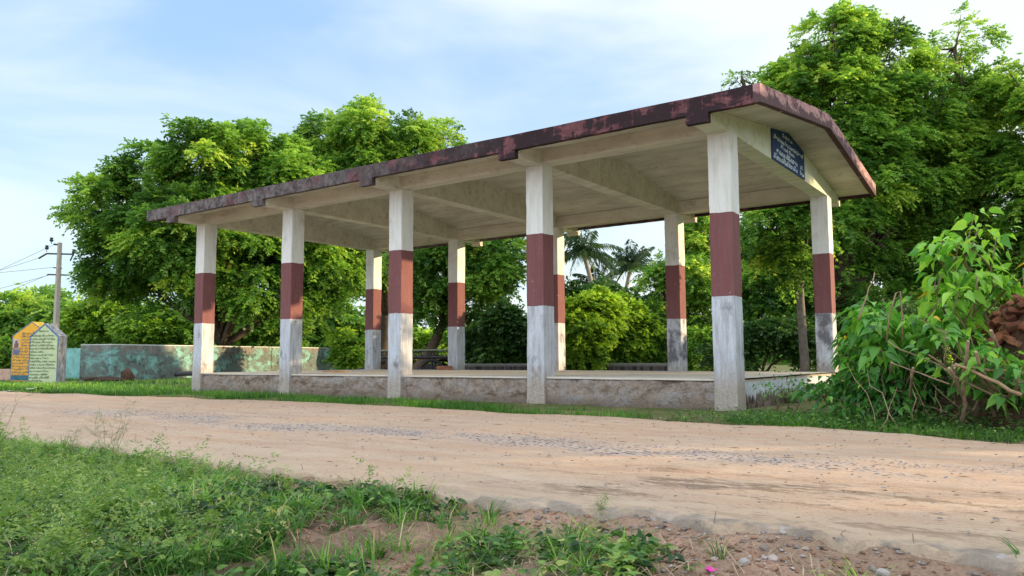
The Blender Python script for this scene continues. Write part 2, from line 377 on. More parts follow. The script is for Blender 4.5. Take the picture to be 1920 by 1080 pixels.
# soffit / beams
def plaster(name, a, b, dark=(.16, .14, .10), amt=.5):
    m = NT(name, .88, .2); n1 = m.noise(1.3, 6, .65, m.obj((.7, 1.6, 1.6))); n2 = m.noise(5, 6, .7, m.obj((.5, 1.4, 1.4)), .6); n3 = m.noise(28, 3, .6)
    c = m.mix(m.step(n1, .35, .65), a, b); c = m.mix(m.step(n2, .56, .72, 0, amt), c, dark)
    v = m.vor(3.2); c = m.mix(m.step(v, .035, .05, .9, 0), c, (.03, .025, .02)); brd = m.noise(1.0, 3, .6, m.obj((.3, 7, 7))); c = m.mix(m.step(brd, .5, .62, 0, .25), c, (.34, .30, .22))
    m.color(c); m.bump(m.math('ADD', n2, m.math('MULTIPLY', n3, .4)), .3, .02); return m.m
SOFF = plaster('stained_whitewash', (.66, .645, .57), (.47, .455, .39), amt=.6)
BEAM = plaster('beam_whitewash', (.72, .705, .61), (.57, .555, .47), amt=.5)
ENDB = plaster('end_beam_whitewash', (.66, .71, .60), (.60, .65, .47), amt=.25)
# mouldy maroon fascia
m = NT('mouldy_maroon_paint', .85, .2); p = m.sep()
n1 = m.noise(2.4, 7, .72, m.obj((.8, 1, 1.6))); n2 = m.noise(7, 5, .7)
mar = m.mix(m.step(n2, .35, .65), (.11, .042, .050), (.19, .085, .095))
drip = m.noise(2.0, 6, .75, m.obj((5, 5, .5))); n1 = m.math('ADD', n1, m.math('MULTIPLY', m.math('SUBTRACT', drip, .5), .5)); c = m.mix(m.step(n1, .40, .48, 0, .94), mar, (.026, .018, .022))
gx = m.step(m.math('ADD', p[0], m.math('MULTIPLY', m.noise(1.2, 3, .6), 5)), -.5, 5.5, 1, 0)
grey = m.mix(m.step(n2, .38, .62), (.06, .052, .056), (.20, .18, .175))
c = m.mix(m.math('MULTIPLY', gx, m.step(n1, .38, .5, .35, 1)), c, grey)
m.color(c); m.bump(m.math('ADD', n1, n2), .5, .02); FASC = m.m
m = NT('faded_pink_paint', .85, .2); n1 = m.noise(3.0, 7, .75, m.obj((1, .9, 1.8))); n2 = m.noise(10, 5, .7); zz = m.sep()
c = m.mix(m.step(n2, .35, .65), (.34, .18, .18), (.46, .29, .27))
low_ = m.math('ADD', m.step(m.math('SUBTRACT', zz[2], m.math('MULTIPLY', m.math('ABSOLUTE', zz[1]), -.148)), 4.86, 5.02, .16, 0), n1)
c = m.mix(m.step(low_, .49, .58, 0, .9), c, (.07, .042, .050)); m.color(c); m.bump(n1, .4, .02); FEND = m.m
# plinth
m = NT('eroded_plinth_plaster', .95, .15); z = m.sep()[2]; n1 = m.noise(2.2, 7, .7, m.obj((.7, 1, 1.6)), .8); n2 = m.noise(9, 6, .72); n3 = m.noise(45, 4, .7)
c = m.mix(m.step(n2, .35, .65), (.38, .32, .27), (.20, .155, .125)); c = m.mix(m.step(n1, .52, .60, 0, .7), c, (.33, .325, .33))
c = m.mix(m.step(n1, .46, .38, 0, .85), c, (.12, .085, .065)); c = m.mix(m.step(m.math('ADD', z, m.math('MULTIPLY', m.math('SUBTRACT', n2, .5), .5)), .17, .05, 0, .6), c, (.13, .10, .075)); c = m.mix(m.step(n3, .55, .75, 0, .5), c, (.12, .09, .07))
n4 = m.noise(3.2, 5, .6, m.obj((1, 1, 1.2)), 1.5); c = m.mix(m.step(m.math('ABSOLUTE', m.math('SUBTRACT', n4, .5)), .004, .010, .7, 0), c, (.07, .05, .04))
m.color(c); m.bump(m.math('ADD', n1, n2), 1.0, .04); PLIN = m.m
m = NT('blue_limewash', .92, .2); z = m.sep()[2]; n1 = m.noise(2.0, 7, .72, m.obj((5, 5, .9))); n2 = m.noise(8, 5, .7)
c = m.mix(m.step(n2, .35, .65), (.52, .58, .62), (.40, .43, .46)); edge = m.math('ADD', z, m.math('MULTIPLY', m.math('SUBTRACT', n1, .5), .55))
c = m.mix(m.step(edge, .24, .17), c, m.mix(m.step(n2, .4, .6), (.05, .035, .03), (.20, .16, .13))); c = m.mix(m.step(z, .395, .42), c, (.38, .32, .25)); m.color(c); m.bump(n2, .6, .02); BLUE = m.m
m = NT('floor_screed', .85, .25); n1 = m.noise(1.4, 6, .65); n2 = m.noise(14, 5, .7)
c = m.mix(m.step(n1, .35, .65), (.46, .42, .36), (.56, .52, .45)); c = m.mix(m.step(n2, .55, .75, 0, .5), c, (.28, .23, .18)); m.color(c); m.bump(n2, .4, .01); FLOOR = m.m

def column(x, y, z0):
    """square pillar (x = its right face, y = its front face) with slightly worn arrises"""
    n = 46; zs = np.linspace(z0, HC, n); ring = []; c = .008
    base = [(-CW+c, 0), (-c, 0), (0, c), (0, CW-c), (-c, CW), (-CW+c, CW), (-CW, CW-c), (-CW, c)]
    V = []
    for k, zz_ in enumerate(zs):
        fl = 1.0+(.045*max(0, -(zz_-0.02)/.47) if z0 < -.1 else 0)
        for (a, b) in base:
            P = np.array([x+(a+CW/2)*fl-CW/2, y+(b-CW/2)*fl+CW/2, zz_]); w = .008*fbm(P, 2.5, 3)+.005*vnoise(P, 16)
            V.append(P+np.array([math.copysign(1, a+CW/2), math.copysign(1, b-CW/2), 0])*w)
    F = [(i*8+k, i*8+(k+1) % 8, (i+1)*8+(k+1) % 8, (i+1)*8+k) for i in range(n-1) for k in range(8)]
    F += [tuple(range(8))[::-1], tuple((n-1)*8+k for k in range(8))]
    return link_mesh('column', np.array(V), F, COLM, shelter)
for x in CX: column(x, 0.0, GZ-.1)
for x in CX: column(x, YB, -.03)

# plinth: rough front face made as a displaced sheet joined to a solid body
b = MB(); b.box(CX[0]-CW+.03, -.10, .16, YB+.25, GZ-.2, -.065)
PX = np.arange(CX[0]-CW+.02, -.03, .05); PZ = np.linspace(GZ-.12, -.028, 14)
X, Z = np.meshgrid(PX, PZ); P = np.stack([X, 0*X, Z], -1); hz = (Z-GZ)/.44
Y = .060+.042*fbm(P, 1.8, 4)+.030*fbm(P, 8, 3)-.02*np.abs(fbm(P, 4, 2))-.03*(1-np.clip(hz, 0, 1))+.03*np.clip((hz-.85)/.15, 0, 1)
Vf = np.stack([X, Y, Z], -1).reshape(-1, 3); i = np.arange(X.size).reshape(X.shape); Ff = np.stack([i[:-1, :-1], i[:-1, 1:], i[1:, 1:], i[1:, :-1]], -1).reshape(-1, 4)
link_mesh('plinth_front', Vf, Ff, PLIN, shelter, smooth=True); b.build('plinth', PLIN, shelter)
YS = np.arange(.02, YB+.3, .05); PZ = np.linspace(GZ-.12, -.03, 14); Yg, Z = np.meshgrid(YS, PZ); P = np.stack([0*Yg, Yg, Z], -1)
X = -.055+.02*fbm(P, 2, 3)+.010*fbm(P, 11, 2); Vs = np.stack([X, Yg, Z], -1).reshape(-1, 3); i = np.arange(X.size).reshape(X.shape)
link_mesh('plinth_end', Vs, np.stack([i[:-1, :-1], i[:-1, 1:], i[1:, 1:], i[1:, :-1]], -1).reshape(-1, 4), BLUE, shelter, smooth=True)
YS = np.arange(.02, YB+.3, .08); Yg, Z = np.meshgrid(YS, PZ); P = np.stack([0*Yg, Yg, Z], -1); X = CX[0]-CW+.03-.02*fbm(P, 2, 3)
i = np.arange(X.size).reshape(X.shape); link_mesh('plinth_end', np.stack([X, Yg, Z], -1).reshape(-1, 3), np.stack([i[:-1, :-1], i[1:, :-1], i[1:, 1:], i[:-1, 1:]], -1).reshape(-1, 4), PLIN, shelter, smooth=True)
fx = np.arange(CX[0]-CW+.02, -.04, .1); 
V, F = grid(np.append(fx, -.045), np.concatenate([[.05, .07], np.arange(.15, YB+.28, .15)]), lambda X, Y: -.004+.006*fbm(np.stack([X, Y, 0*X], -1), 1.5, 3)-.03*(Y < .06))
V[:, 1] += np.where(V[:, 1] < .08, .03*fbm(V*np.array([1, 0, 0]), 3, 3), 0)
link_mesh('floor', V, F, FLOOR, shelter, smooth=True)
# broken stone ledge at the far right corner
b = MB(); 
for k in range(26):
    y0 = 2.6+k*.13; pc = np.array([random.uniform(-.02, .22), y0+random.uniform(-.05, .05), random.uniform(GZ, -.30)])
    s_ = np.array([random.uniform(.10, .2), random.uniform(.09, .2), random.uniform(.05, .1)])
    bm = bmesh.new(); bmesh.ops.create_icosphere(bm, subdivisions=2, radius=1)
    b.add([pc+np.array(v.co)*s_*(1+.35*float(vnoise(np.array(v.co)*1.7+k, 1))) for v in bm.verts], [[v.index for v in f.verts] for f in bm.faces]); bm.free()
b.build('stone_ledge', PLIN, shelter)

# roof -------------------------------------------------------------
X0, X1, Y0, Y1 = -14.72, .74, -.82, 7.02; th = .20
b = MB()
prof = [(Y0+.1, soffit(Y0+.1)), (1.2, soffit(1.2)), (RY-.25, soffit(RY-.25)-.0), (RY, soffit(RY)-.018), (RY+.25, soffit(RY+.25)), (5, soffit(5)), (Y1-.1, soffit(Y1-.1))]
prof += [(y_, z_+th-.02) for y_, z_ in prof[::-1]]
b.prism([(X0+.1, y_, z_) for y_, z_ in prof], (X1-X0-.2, 0, 0)); b.build('roof_slab', SOFF, shelter)
def fascia_pts(lo, hi, y0, y1):
    ys = np.linspace(y0, y1, 90); top = []; bot = []
    for y_ in ys:
        P = np.array([3.3, y_, 1.0]); j = .008*float(fbm(P, 3, 3)); r_ = .03*math.exp(-((y_-RY)/.5)**2)
        top.append((y_, soffit(y_)+hi+j-r_)); bot.append((y_, soffit(y_)+lo-j*.5-r_*.3))
    return top, bot
for (xa, xb, mt) in ((X1-.1, X1, FEND), (X0, X0+.1, FASC)):
    top, bot = fascia_pts(-.045, .215, Y0, Y1); n = len(top); V = [(xa, *q) for q in top]+[(xa, *q) for q in bot]+[(xb, *q) for q in top]+[(xb, *q) for q in bot]
    F = []
    for k in range(n-1):
        F += [(k, k+1, n+k+1, n+k), (2*n+k, 3*n+k, 3*n+k+1, 2*n+k+1), (k, 2*n+k, 2*n+k+1, k+1), (n+k, n+k+1, 3*n+k+1, 3*n+k)]
    F += [(0, n, 3*n, 2*n), (n-1, 3*n-1, 4*n-1, 2*n-1)]
    link_mesh('end_fascia', V, F, mt, shelter)
for y0_, y1_ in ((Y0, Y0+.1), (Y1-.1, Y1)):
    xs = np.linspace(X0+.1 if 1 else X0, X1-.1, 220); zt = []; zb = []
    V = []; n = len(xs)
    for x in xs:
        P = np.array([x, 0, 5.0]); j = .010*float(fbm(P, 1.2, 4)); zt_ = soffit(y0_ if y0_ < 0 else y1_)+.215+j; zb_ = soffit(y0_ if y0_ < 0 else y1_)-.045+.006*float(vnoise(P, 6))
        V += [(x, y0_, zb_), (x, y0_, zt_), (x, y1_, zt_), (x, y1_, zb_)]
    F = []
    for k in range(n-1):
        for q in range(4): F.append((4*k+q, 4*k+4+q, 4*k+4+(q+1) % 4, 4*k+(q+1) % 4)[::-1])
    F += [(0, 1, 2, 3), (4*n-4, 4*n-1, 4*n-2, 4*n-3)]
    o = link_mesh('fascia', V, F, FASC, shelter)
    for x in CX:
        q = MB(); zb_ = soffit(Y0)-.052
        q.prism([(x-CW, y0_-.003, 3.66), (x-.01, y0_-.003, 3.655), (x-.01, y0_-.003, zb_+.012), (x-CW, y0_-.003, zb_+.012)], (0, .106, 0)); q.build('beam_end_cap', FASC if y0_ < 0 else BEAM, shelter)
# weeds and litter on the roof: a few short stems give the ragged top line
for x in CX:   # cantilever brackets and cross beams
    for s_ in (0, 1):
        ya, yb = (Y0+.11, .03) if s_ == 0 else (YB+CW-.03, Y1-.11)
        q = MB(); mt = ENDB if x == 0 else BEAM
        ys = np.linspace(ya, yb, 8); lowz = [3.70 if (s_ == 0) else 3.74 for _ in ys]
        poly = [(x-CW+.035, y_, z_) for y_, z_ in zip(ys, lowz)]+[(x-CW+.035, y_, soffit(y_)+.02) for y_ in ys[::-1]]
        q.prism(poly, (CW-.05, 0, 0)); q.build('bracket', mt, shelter)
    q = MB(); ys = [0.03, 1.5, RY, 4.6, YB+CW-.03]
    q.prism([(x-.31, ys[0], HC-.012), (x-.31, ys[-1], HC-.012)]+[(x-.31, y_, soffit(y_)+.03) for y_ in ys[::-1]], (.305, 0, 0))
    q.build('cross_beam', ENDB if x == 0 else BEAM, shelter)
for ya in (0.025, YB+.03):
    for k in range(4):
        q = MB(); q.box(CX[k]-.03, CX[k+1]-.30, ya, ya+.27, HC+.005, soffit(ya if ya < 1 else ya+.27)+.03); q.build('long_beam', BEAM, shelter)

# sign painted on a board on the end beam
m = NT('navy_board', .6, .12); m.color(m.mix(m.step(m.noise(4, 5, .6), .35, .65), (.012, .030, .10), (.020, .065, .20))); NAVY = m.m
LETW = plain('chalk_white_paint', (.72, .86, .95), .7, .3, .15)
sb = MB(); ys = [2.06, 2.5, RY, 3.6, 4.09]; sb.prism([(.0, ys[0], 3.712), (.0, ys[-1], 3.712)]+[(.0, y_, soffit(y_)-.018) for y_ in ys[::-1]], (.014, 0, 0))
sign = sb.build('sign_board', NAVY, shelter)
def text_mesh(name, lines, mat, parent, org, right, upv, size, widths=None, bold=0.0):
    """lines: (text, x, y, size) placed in the plane (right, upv) from org; becomes ONE mesh"""
    V = []; F = []; normal = np.cross(right, upv)
    for txt, x, y, sz, wmax in lines:
        cu = bpy.data.curves.new('tmp', 'FONT'); cu.body = txt; cu.size = sz; cu.resolution_u = 2; cu.offset = bold*sz
        ob = bpy.data.objects.new('tmp', cu); COL.objects.link(ob); bpy.context.view_layer.update()
        me = bpy.data.meshes.new_from_object(ob.evaluated_get(bpy.context.evaluated_depsgraph_get()))
        co = np.array([v.co[:] for v in me.vertices]).reshape(-1, 3)
        if len(co):
            w = co[:, 0].max()-co[:, 0].min(); sc_ = wmax/w if wmax else 1.0; b0 = len(V)
            for q in co: V.append(org+right*(x+(q[0]-co[:, 0].min())*sc_)+upv*(y+q[1])+normal*.004)
            F += [tuple(i+b0 for i in pl.vertices) for pl in me.polygons]
        bpy.data.objects.remove(ob); bpy.data.curves.remove(cu); bpy.data.meshes.remove(me)
    return link_mesh(name, V, F, mat, parent)
text_mesh('lettering', [('ప్రయాణికుల', .62, .52, .085, .62), ('విశ్రాంతి భవనం గ్రామ పంచాయతీ సహకారంతో', .10, .385, .10, 1.86),
    ('శ్రీమతి సేవలు', .50, .285, .085, .85), ('దానము చేసినవారు', .22, .155, .12, 1.30), ('శ్రీ', 1.72, .14, .09, .16), ('నిర్మాణం సర్పంచ్ పాలకవర్గం', .06, .03, .12, 1.45), ('గ్రామం', 1.68, .03, .10, .28)],
    LETW, sign, np.array([.014, 2.06, 3.72]), np.array([0, 1.0, 0]), np.array([0, 0, 1.0]), .1, bold=.03)

# brick on the floor and rope ------------------------------------
BRICK = NT('fired_brick', .92, .15); bi_ = BRICK.n('ShaderNodeObjectInfo'); BRICK.color(BRICK.mix(BRICK.step(BRICK.noise(14, 5, .7), .35, .7), BRICK.ramp(bi_.outputs['Random'], [(0, (.17, .055, .035)), (.5, (.38, .12, .06)), (1, (.50, .21, .12))]), (.16, .10, .075))); BRICK.bump(BRICK.noise(30, 4, .7), .6, .01); BRICK = BRICK.m
def brick_mesh(s=1.0, seed=0):
    bm = bmesh.new(); bmesh.ops.create_cube(bm, size=1); bmesh.ops.subdivide_edges(bm, edges=bm.edges[:], cuts=3, use_grid_fill=True)
    for v in bm.verts:
        P = np.array(v.co); w = 1-.06*max(0, np.sum(np.abs(P) > .49)-1)
        v.co = Vector(P*np.array([.23, .11, .075])*s*w*(1+.10*float(vnoise(P*4+seed, 1))))
    me = bpy.data.meshes.new('brick'); bm.to_mesh(me); bm.free(); me.materials.append(BRICK); return me
bmesh_list = [brick_mesh(1.0, k*3.1) for k in range(5)]
o = bpy.data.objects.new('brick', bmesh_list[0].copy()); COL.objects.link(o); o.location = (-11.33, 7.0-1.5, .055); o.location = (-10.24, 5.45, .06); o.rotation_euler = (0, 0, .62); o.scale = (1.9, 1.4, 1.5)
tag(o, 'single red brick lying on the shelter floor against a back pillar', 'brick')
b = MB()
for k in range(4):
    a0 = random.uniform(0, 6); b.tube([(-10.95+.32*math.cos(a0+t*.5)+t*.04, 2.0+.25*math.sin(a0+t*.5), .012+.012*((t+k) % 2)) for t in range(7)], .010, 5)
tag(b.build('rope', plain('coir_rope', (.42, .20, .09), .95), loc=(-10.95, 2.0, 0)), 'loose coil of orange brown rope on the shelter floor edge', 'rope')

# ================================================================== VEGETATION
NEEM = leaf_mat('neem_leaves', [(0, (.028, .085, .016)), (.36, (.10, .225, .036)), (.7, (.23, .41, .058)), (1, (.42, .54, .08))], .48)
NEEM_L = leaf_mat('neem_leaves_light', [(0, (.04, .11, .02)), (.42, (.14, .29, .045)), (1, (.40, .54, .09))], .5)
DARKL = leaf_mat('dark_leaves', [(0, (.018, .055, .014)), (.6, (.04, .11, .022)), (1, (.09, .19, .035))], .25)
BRIGHT = leaf_mat('bright_leaves', [(0, (.06, .15, .02)), (.5, (.19, .34, .03)), (1, (.38, .54, .06))], .40)
PALML = leaf_mat('palm_leaves', [(0, (.02, .05, .02)), (.6, (.05, .10, .04)), (1, (.14, .20, .08))], .22)
SHRUBL = leaf_mat('shrub_leaves', [(0, (.03, .13, .025)), (.45, (.10, .31, .04)), (.93, (.34, .62, .07)), (.95, (.62, .36, .02)), (1, (.62, .38, .02))], .38, .38, spec=.5)
WEEDL = leaf_mat('weed_leaves', [(0, (.018, .055, .015)), (.4, (.07, .17, .035)), (.8, (.20, .36, .07)), (1, (.42, .42, .14))], .30)
GRASSM = leaf_mat('grass_blades', [(0, (.025, .09, .015)), (.45, (.10, .26, .03)), (.8, (.28, .50, .05)), (1, (.46, .42, .18))], .35)
BARK = plain('tree_bark', (.10, .075, .055), .95, .15, .45, 9)
BARKP = plain('pale_bark', (.30, .26, .22), .95, .15, .3, 9)
STEM = plain('shrub_stem', (.26, .19, .125), .9, .2, .35, 12)

def puffs_of(lobes, npuff):
    C_ = []; Rr = []; L_ = []
    vol = np.array([(l[1][0]*l[1][2]) for l in lobes]); vol = vol/vol.sum()
    for li, (c, r) in enumerate(lobes):
        n = max(5, int(npuff*1.5*vol[li])); d = nrm(rng.normal(0, 1, (n, 3))); rad = rng.uniform(.35, 1.0, (n, 1))**.45
        far = rng.random((n, 1)) < .16; rad = np.where(far, rng.uniform(1.02, 1.3, (n, 1)), rad)
        C_.append(c+d*r*rad*.86); Rr.append(np.full(n, r.mean())*rng.uniform(.14, .34, n)*np.where(far[:, 0], .6, 1)); L_.append(np.full(n, li))
    return np.concatenate(C_), np.concatenate(Rr), np.concatenate(L_)
def lit_gap(P):
    """where the sun comes through the roadside trees onto the road"""
    k = (P[:, 2]-GZ)/SUN.z; x = P[:, 0]-k*SUN.x; y = P[:, 1]-k*SUN.y; w = .35*fbm(np.stack([x, y*2, 0*x], 1), 1.2, 2)
    a_ = ((x-3.2)/4.6)**2+((y+6.2)/1.7)**2+w < 1; b_ = ((x-4.4)/4)**2+((y+4.0)/.6)**2+w < 1; c_ = ((x+2.2)/.9)**2+((y+3.3)/.10)**2 < 1
    d_ = ((x-.8)/4.5)**2+((y+7.3)/.45)**2+w < 1
    return a_ | b_ | c_ | d_
def crown(lobes, npuff, nfr, L, mat, root, npair=5, shift=0.0, ll=.42, lw=.09, droop=.35, hl=0.0, hole=-.22, hs=.5, gaps=False):
    C_, Rr, Li = puffs_of(lobes, npuff); w = Rr**2; w /= w.sum()
    k = rng.choice(len(C_), nfr, p=w); d = nrm(rng.normal(0, 1, (nfr, 3))+np.array([0, 0, .35])); lc = np.array([l[0] for l in lobes])[Li[k]]
    rad = Rr[k][:, None]*(rng.uniform(0, 1, (nfr, 1))**.5); base = C_[k]+d*rad*np.array([1.25, 1.25, .7])
    keep = fbm(base, hs, 3) > hole
    if gaps: keep &= ~lit_gap(base)
    k = k[keep]; d = d[keep]; base = base[keep]; lc = lc[keep]; nfr = len(k)
    outw = nrm(C_[k]-lc)
    dirv = nrm(d*.9+outw*.6+rng.normal(0, .35, (nfr, 3))); dirv[:, 2] = dirv[:, 2]*.6-.05
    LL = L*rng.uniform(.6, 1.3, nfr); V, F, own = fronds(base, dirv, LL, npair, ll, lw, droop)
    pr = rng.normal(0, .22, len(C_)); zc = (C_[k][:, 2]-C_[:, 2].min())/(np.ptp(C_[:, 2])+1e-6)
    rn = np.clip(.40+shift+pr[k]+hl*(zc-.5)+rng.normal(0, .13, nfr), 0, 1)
    return link_mesh('crown', V, F, mat, root, rnd=rn[own]), C_, Rr, Li
def wander(a, b, n=6, amp=.12, sag=0.0):
    a = np.array(a, float); b = np.array(b, float); L = np.linalg.norm(b-a); P = []
    for k in range(n+1):
        t = k/n; P.append(a+(b-a)*t+rng.normal(0, amp*L/n, 3)*(0 if k in (0, n) else 1)+UP*sag*math.sin(t*math.pi)*L)
    return P
def tree(name, label, base, lobes, npuff, nfr, L, mat, trunk_r=.25, fork=.3, bark=None, stems=1, npair=5, shift=0.0, group=None, cat='tree', ll=.42, lw=.09, droop=.35, hl=.15, hole=-.22, hs=.5, gaps=False):
    base = np.array(base, float); base[2] = GZ-.05
    root = thing(name, label, cat, tuple(base), group)
    cr_, C_, Rr, Li = crown(lobes, npuff, nfr, L, mat, root, npair, shift, ll, lw, droop, hl, hole, hs, gaps)
    q = MB(); lc = np.array([l[0] for l in lobes]); top = lc.mean(0)
    for s_ in range(stems):
        b0 = base+np.array([rng.normal(0, .35), rng.normal(0, .35), 0])*(s_ > 0)
        f_ = b0+(top-b0)*fork+np.array([rng.normal(0, .25), rng.normal(0, .25), 0]); tr_ = trunk_r/math.sqrt(stems)
        pts = wander(b0, f_, 5, .10); q.tube(pts, [tr_*1.35, tr_*1.05, tr_, tr_*.92, tr_*.88, tr_*.8], 9)
        for li in range(s_, len(lobes), stems):
            pl = wander(f_, lc[li], 6, .13, .05); rr = np.linspace(tr_*.72, tr_*.22, 7); q.tube(pl, rr, 7)
            idx = np.where(Li == li)[0]; idx = idx[rng.permutation(len(idx))[:14]]
            for j in idx:
                st_ = pl[rng.integers(3, 7)]; q.tube(wander(st_, C_[j], 4, .12), [tr_*.20, tr_*.14, tr_*.1, tr_*.06, tr_*.03], 4, False)
    q.build('trunk', bark or BARK, root, smooth=True)
    return root
def lobe(px, py, rpx, d, ry=None, fz=1.0, dd=None):
    c = at(px, py, d); s_ = d/(FOC*1000); rx = rpx*s_; return (c, np.array([rx, (dd if dd else rx), rx*fz]))

# left: two big neem trees behind the wall
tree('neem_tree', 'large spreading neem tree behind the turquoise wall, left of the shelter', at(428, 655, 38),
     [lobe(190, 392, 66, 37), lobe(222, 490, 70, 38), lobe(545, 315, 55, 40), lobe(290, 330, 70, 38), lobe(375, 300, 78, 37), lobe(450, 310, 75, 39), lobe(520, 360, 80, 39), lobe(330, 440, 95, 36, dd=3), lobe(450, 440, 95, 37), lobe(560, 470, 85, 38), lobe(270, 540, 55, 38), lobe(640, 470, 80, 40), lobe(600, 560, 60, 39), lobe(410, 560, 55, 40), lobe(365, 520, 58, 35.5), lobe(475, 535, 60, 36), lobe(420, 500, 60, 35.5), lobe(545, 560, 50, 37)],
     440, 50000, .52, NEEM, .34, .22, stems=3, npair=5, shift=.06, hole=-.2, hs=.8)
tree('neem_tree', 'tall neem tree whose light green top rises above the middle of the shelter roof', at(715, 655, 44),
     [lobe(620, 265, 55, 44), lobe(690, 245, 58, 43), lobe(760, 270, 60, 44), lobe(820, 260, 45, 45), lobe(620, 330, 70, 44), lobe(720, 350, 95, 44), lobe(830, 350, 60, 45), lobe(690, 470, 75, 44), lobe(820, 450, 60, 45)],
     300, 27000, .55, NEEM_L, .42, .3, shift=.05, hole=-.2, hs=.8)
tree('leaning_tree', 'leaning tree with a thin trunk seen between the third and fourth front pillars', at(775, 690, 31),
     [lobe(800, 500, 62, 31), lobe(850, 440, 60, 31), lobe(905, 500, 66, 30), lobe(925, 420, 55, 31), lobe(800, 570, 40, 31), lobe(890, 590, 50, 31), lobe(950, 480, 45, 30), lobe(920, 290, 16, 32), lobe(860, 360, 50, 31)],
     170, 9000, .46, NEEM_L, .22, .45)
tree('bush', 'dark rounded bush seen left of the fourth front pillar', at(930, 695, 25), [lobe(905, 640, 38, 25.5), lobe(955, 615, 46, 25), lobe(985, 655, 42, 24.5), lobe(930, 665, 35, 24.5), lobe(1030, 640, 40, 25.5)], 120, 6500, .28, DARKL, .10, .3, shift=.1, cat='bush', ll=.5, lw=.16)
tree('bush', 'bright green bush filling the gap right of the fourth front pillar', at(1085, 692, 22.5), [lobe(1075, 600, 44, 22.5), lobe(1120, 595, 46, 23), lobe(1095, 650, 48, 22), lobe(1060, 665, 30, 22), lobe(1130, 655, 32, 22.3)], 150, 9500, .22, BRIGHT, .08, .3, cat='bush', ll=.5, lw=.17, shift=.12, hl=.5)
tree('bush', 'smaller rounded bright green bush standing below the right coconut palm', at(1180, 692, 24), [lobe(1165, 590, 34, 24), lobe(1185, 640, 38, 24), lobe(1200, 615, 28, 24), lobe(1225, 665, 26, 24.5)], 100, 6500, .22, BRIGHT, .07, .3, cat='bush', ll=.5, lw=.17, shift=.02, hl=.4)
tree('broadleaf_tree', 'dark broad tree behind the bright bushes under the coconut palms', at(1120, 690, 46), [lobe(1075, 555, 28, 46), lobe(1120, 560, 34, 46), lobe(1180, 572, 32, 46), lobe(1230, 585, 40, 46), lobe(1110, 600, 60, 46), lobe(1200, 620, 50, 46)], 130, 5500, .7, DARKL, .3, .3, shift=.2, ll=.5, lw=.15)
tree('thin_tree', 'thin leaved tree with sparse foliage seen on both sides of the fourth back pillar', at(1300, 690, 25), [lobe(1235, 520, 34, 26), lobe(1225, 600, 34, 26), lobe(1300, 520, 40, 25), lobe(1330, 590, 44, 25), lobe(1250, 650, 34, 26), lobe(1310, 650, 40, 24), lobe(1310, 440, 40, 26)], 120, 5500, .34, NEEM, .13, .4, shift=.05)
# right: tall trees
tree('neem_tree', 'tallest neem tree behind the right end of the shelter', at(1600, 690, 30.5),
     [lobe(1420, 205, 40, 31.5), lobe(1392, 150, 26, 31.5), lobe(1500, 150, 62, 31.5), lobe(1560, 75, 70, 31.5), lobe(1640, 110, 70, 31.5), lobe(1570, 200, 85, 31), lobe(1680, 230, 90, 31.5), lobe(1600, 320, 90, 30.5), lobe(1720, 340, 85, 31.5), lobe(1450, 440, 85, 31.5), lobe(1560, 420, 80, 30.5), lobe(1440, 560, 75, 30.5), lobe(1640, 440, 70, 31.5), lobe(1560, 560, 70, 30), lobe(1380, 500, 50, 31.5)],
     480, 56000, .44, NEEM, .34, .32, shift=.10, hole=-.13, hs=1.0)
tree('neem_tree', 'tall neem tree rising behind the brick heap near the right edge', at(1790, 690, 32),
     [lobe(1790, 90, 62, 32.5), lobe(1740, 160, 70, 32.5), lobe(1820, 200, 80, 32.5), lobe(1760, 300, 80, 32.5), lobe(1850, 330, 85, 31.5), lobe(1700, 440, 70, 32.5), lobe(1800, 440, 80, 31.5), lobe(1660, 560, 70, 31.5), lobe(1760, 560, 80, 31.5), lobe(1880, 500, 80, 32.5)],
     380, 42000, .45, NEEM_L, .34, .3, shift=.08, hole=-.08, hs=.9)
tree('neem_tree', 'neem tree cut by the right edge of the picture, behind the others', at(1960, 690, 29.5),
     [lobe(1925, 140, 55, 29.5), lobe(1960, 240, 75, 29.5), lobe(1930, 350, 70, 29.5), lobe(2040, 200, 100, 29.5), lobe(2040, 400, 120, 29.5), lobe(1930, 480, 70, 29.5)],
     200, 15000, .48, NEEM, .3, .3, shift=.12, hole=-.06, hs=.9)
# trees beyond the right edge whose shade falls on the road and shelter
tree('shade_tree', 'broad tree beyond the right edge of the picture, nearest the shelter', (11.5, 9.3, 0), [(np.array([11.5, 9.2, 4.2]), np.array([2.4, 2.3, 3.3])), (np.array([10.6, 7.0, 3.8]), np.array([1.9, 1.9, 3.0])), (np.array([13.2, 11.9, 5.2]), np.array([1.8, 1.6, 3.0]))], 110, 26000, .34, NEEM, .3, .3, hole=-.4, gaps=True)
tree('shade_tree', 'spreading tree beyond the right edge of the picture, beside the road', (13.5, 5.0, 0), [(np.array([13.5, 5.2, 3.5]), np.array([2.4, 2.4, 3.0])), (np.array([15.0, 3.2, 3.4]), np.array([2.2, 2.2, 2.8]))], 100, 26000, .34, NEEM, .3, .3, hole=-.4, gaps=True)
tree('shade_tree', 'roadside tree beyond the right edge of the picture, farthest south', (16.2, 1.2, 0), [(np.array([16.2, 1.4, 3.2]), np.array([2.4, 2.4, 2.9])), (np.array([17.6, -.6, 3.4]), np.array([2.4, 2.2, 2.9])), (np.array([19, -3, 3.6]), np.array([2.4, 2.2, 2.9]))], 110, 26000, .34, NEEM, .3, .3, hole=-.2, gaps=True)

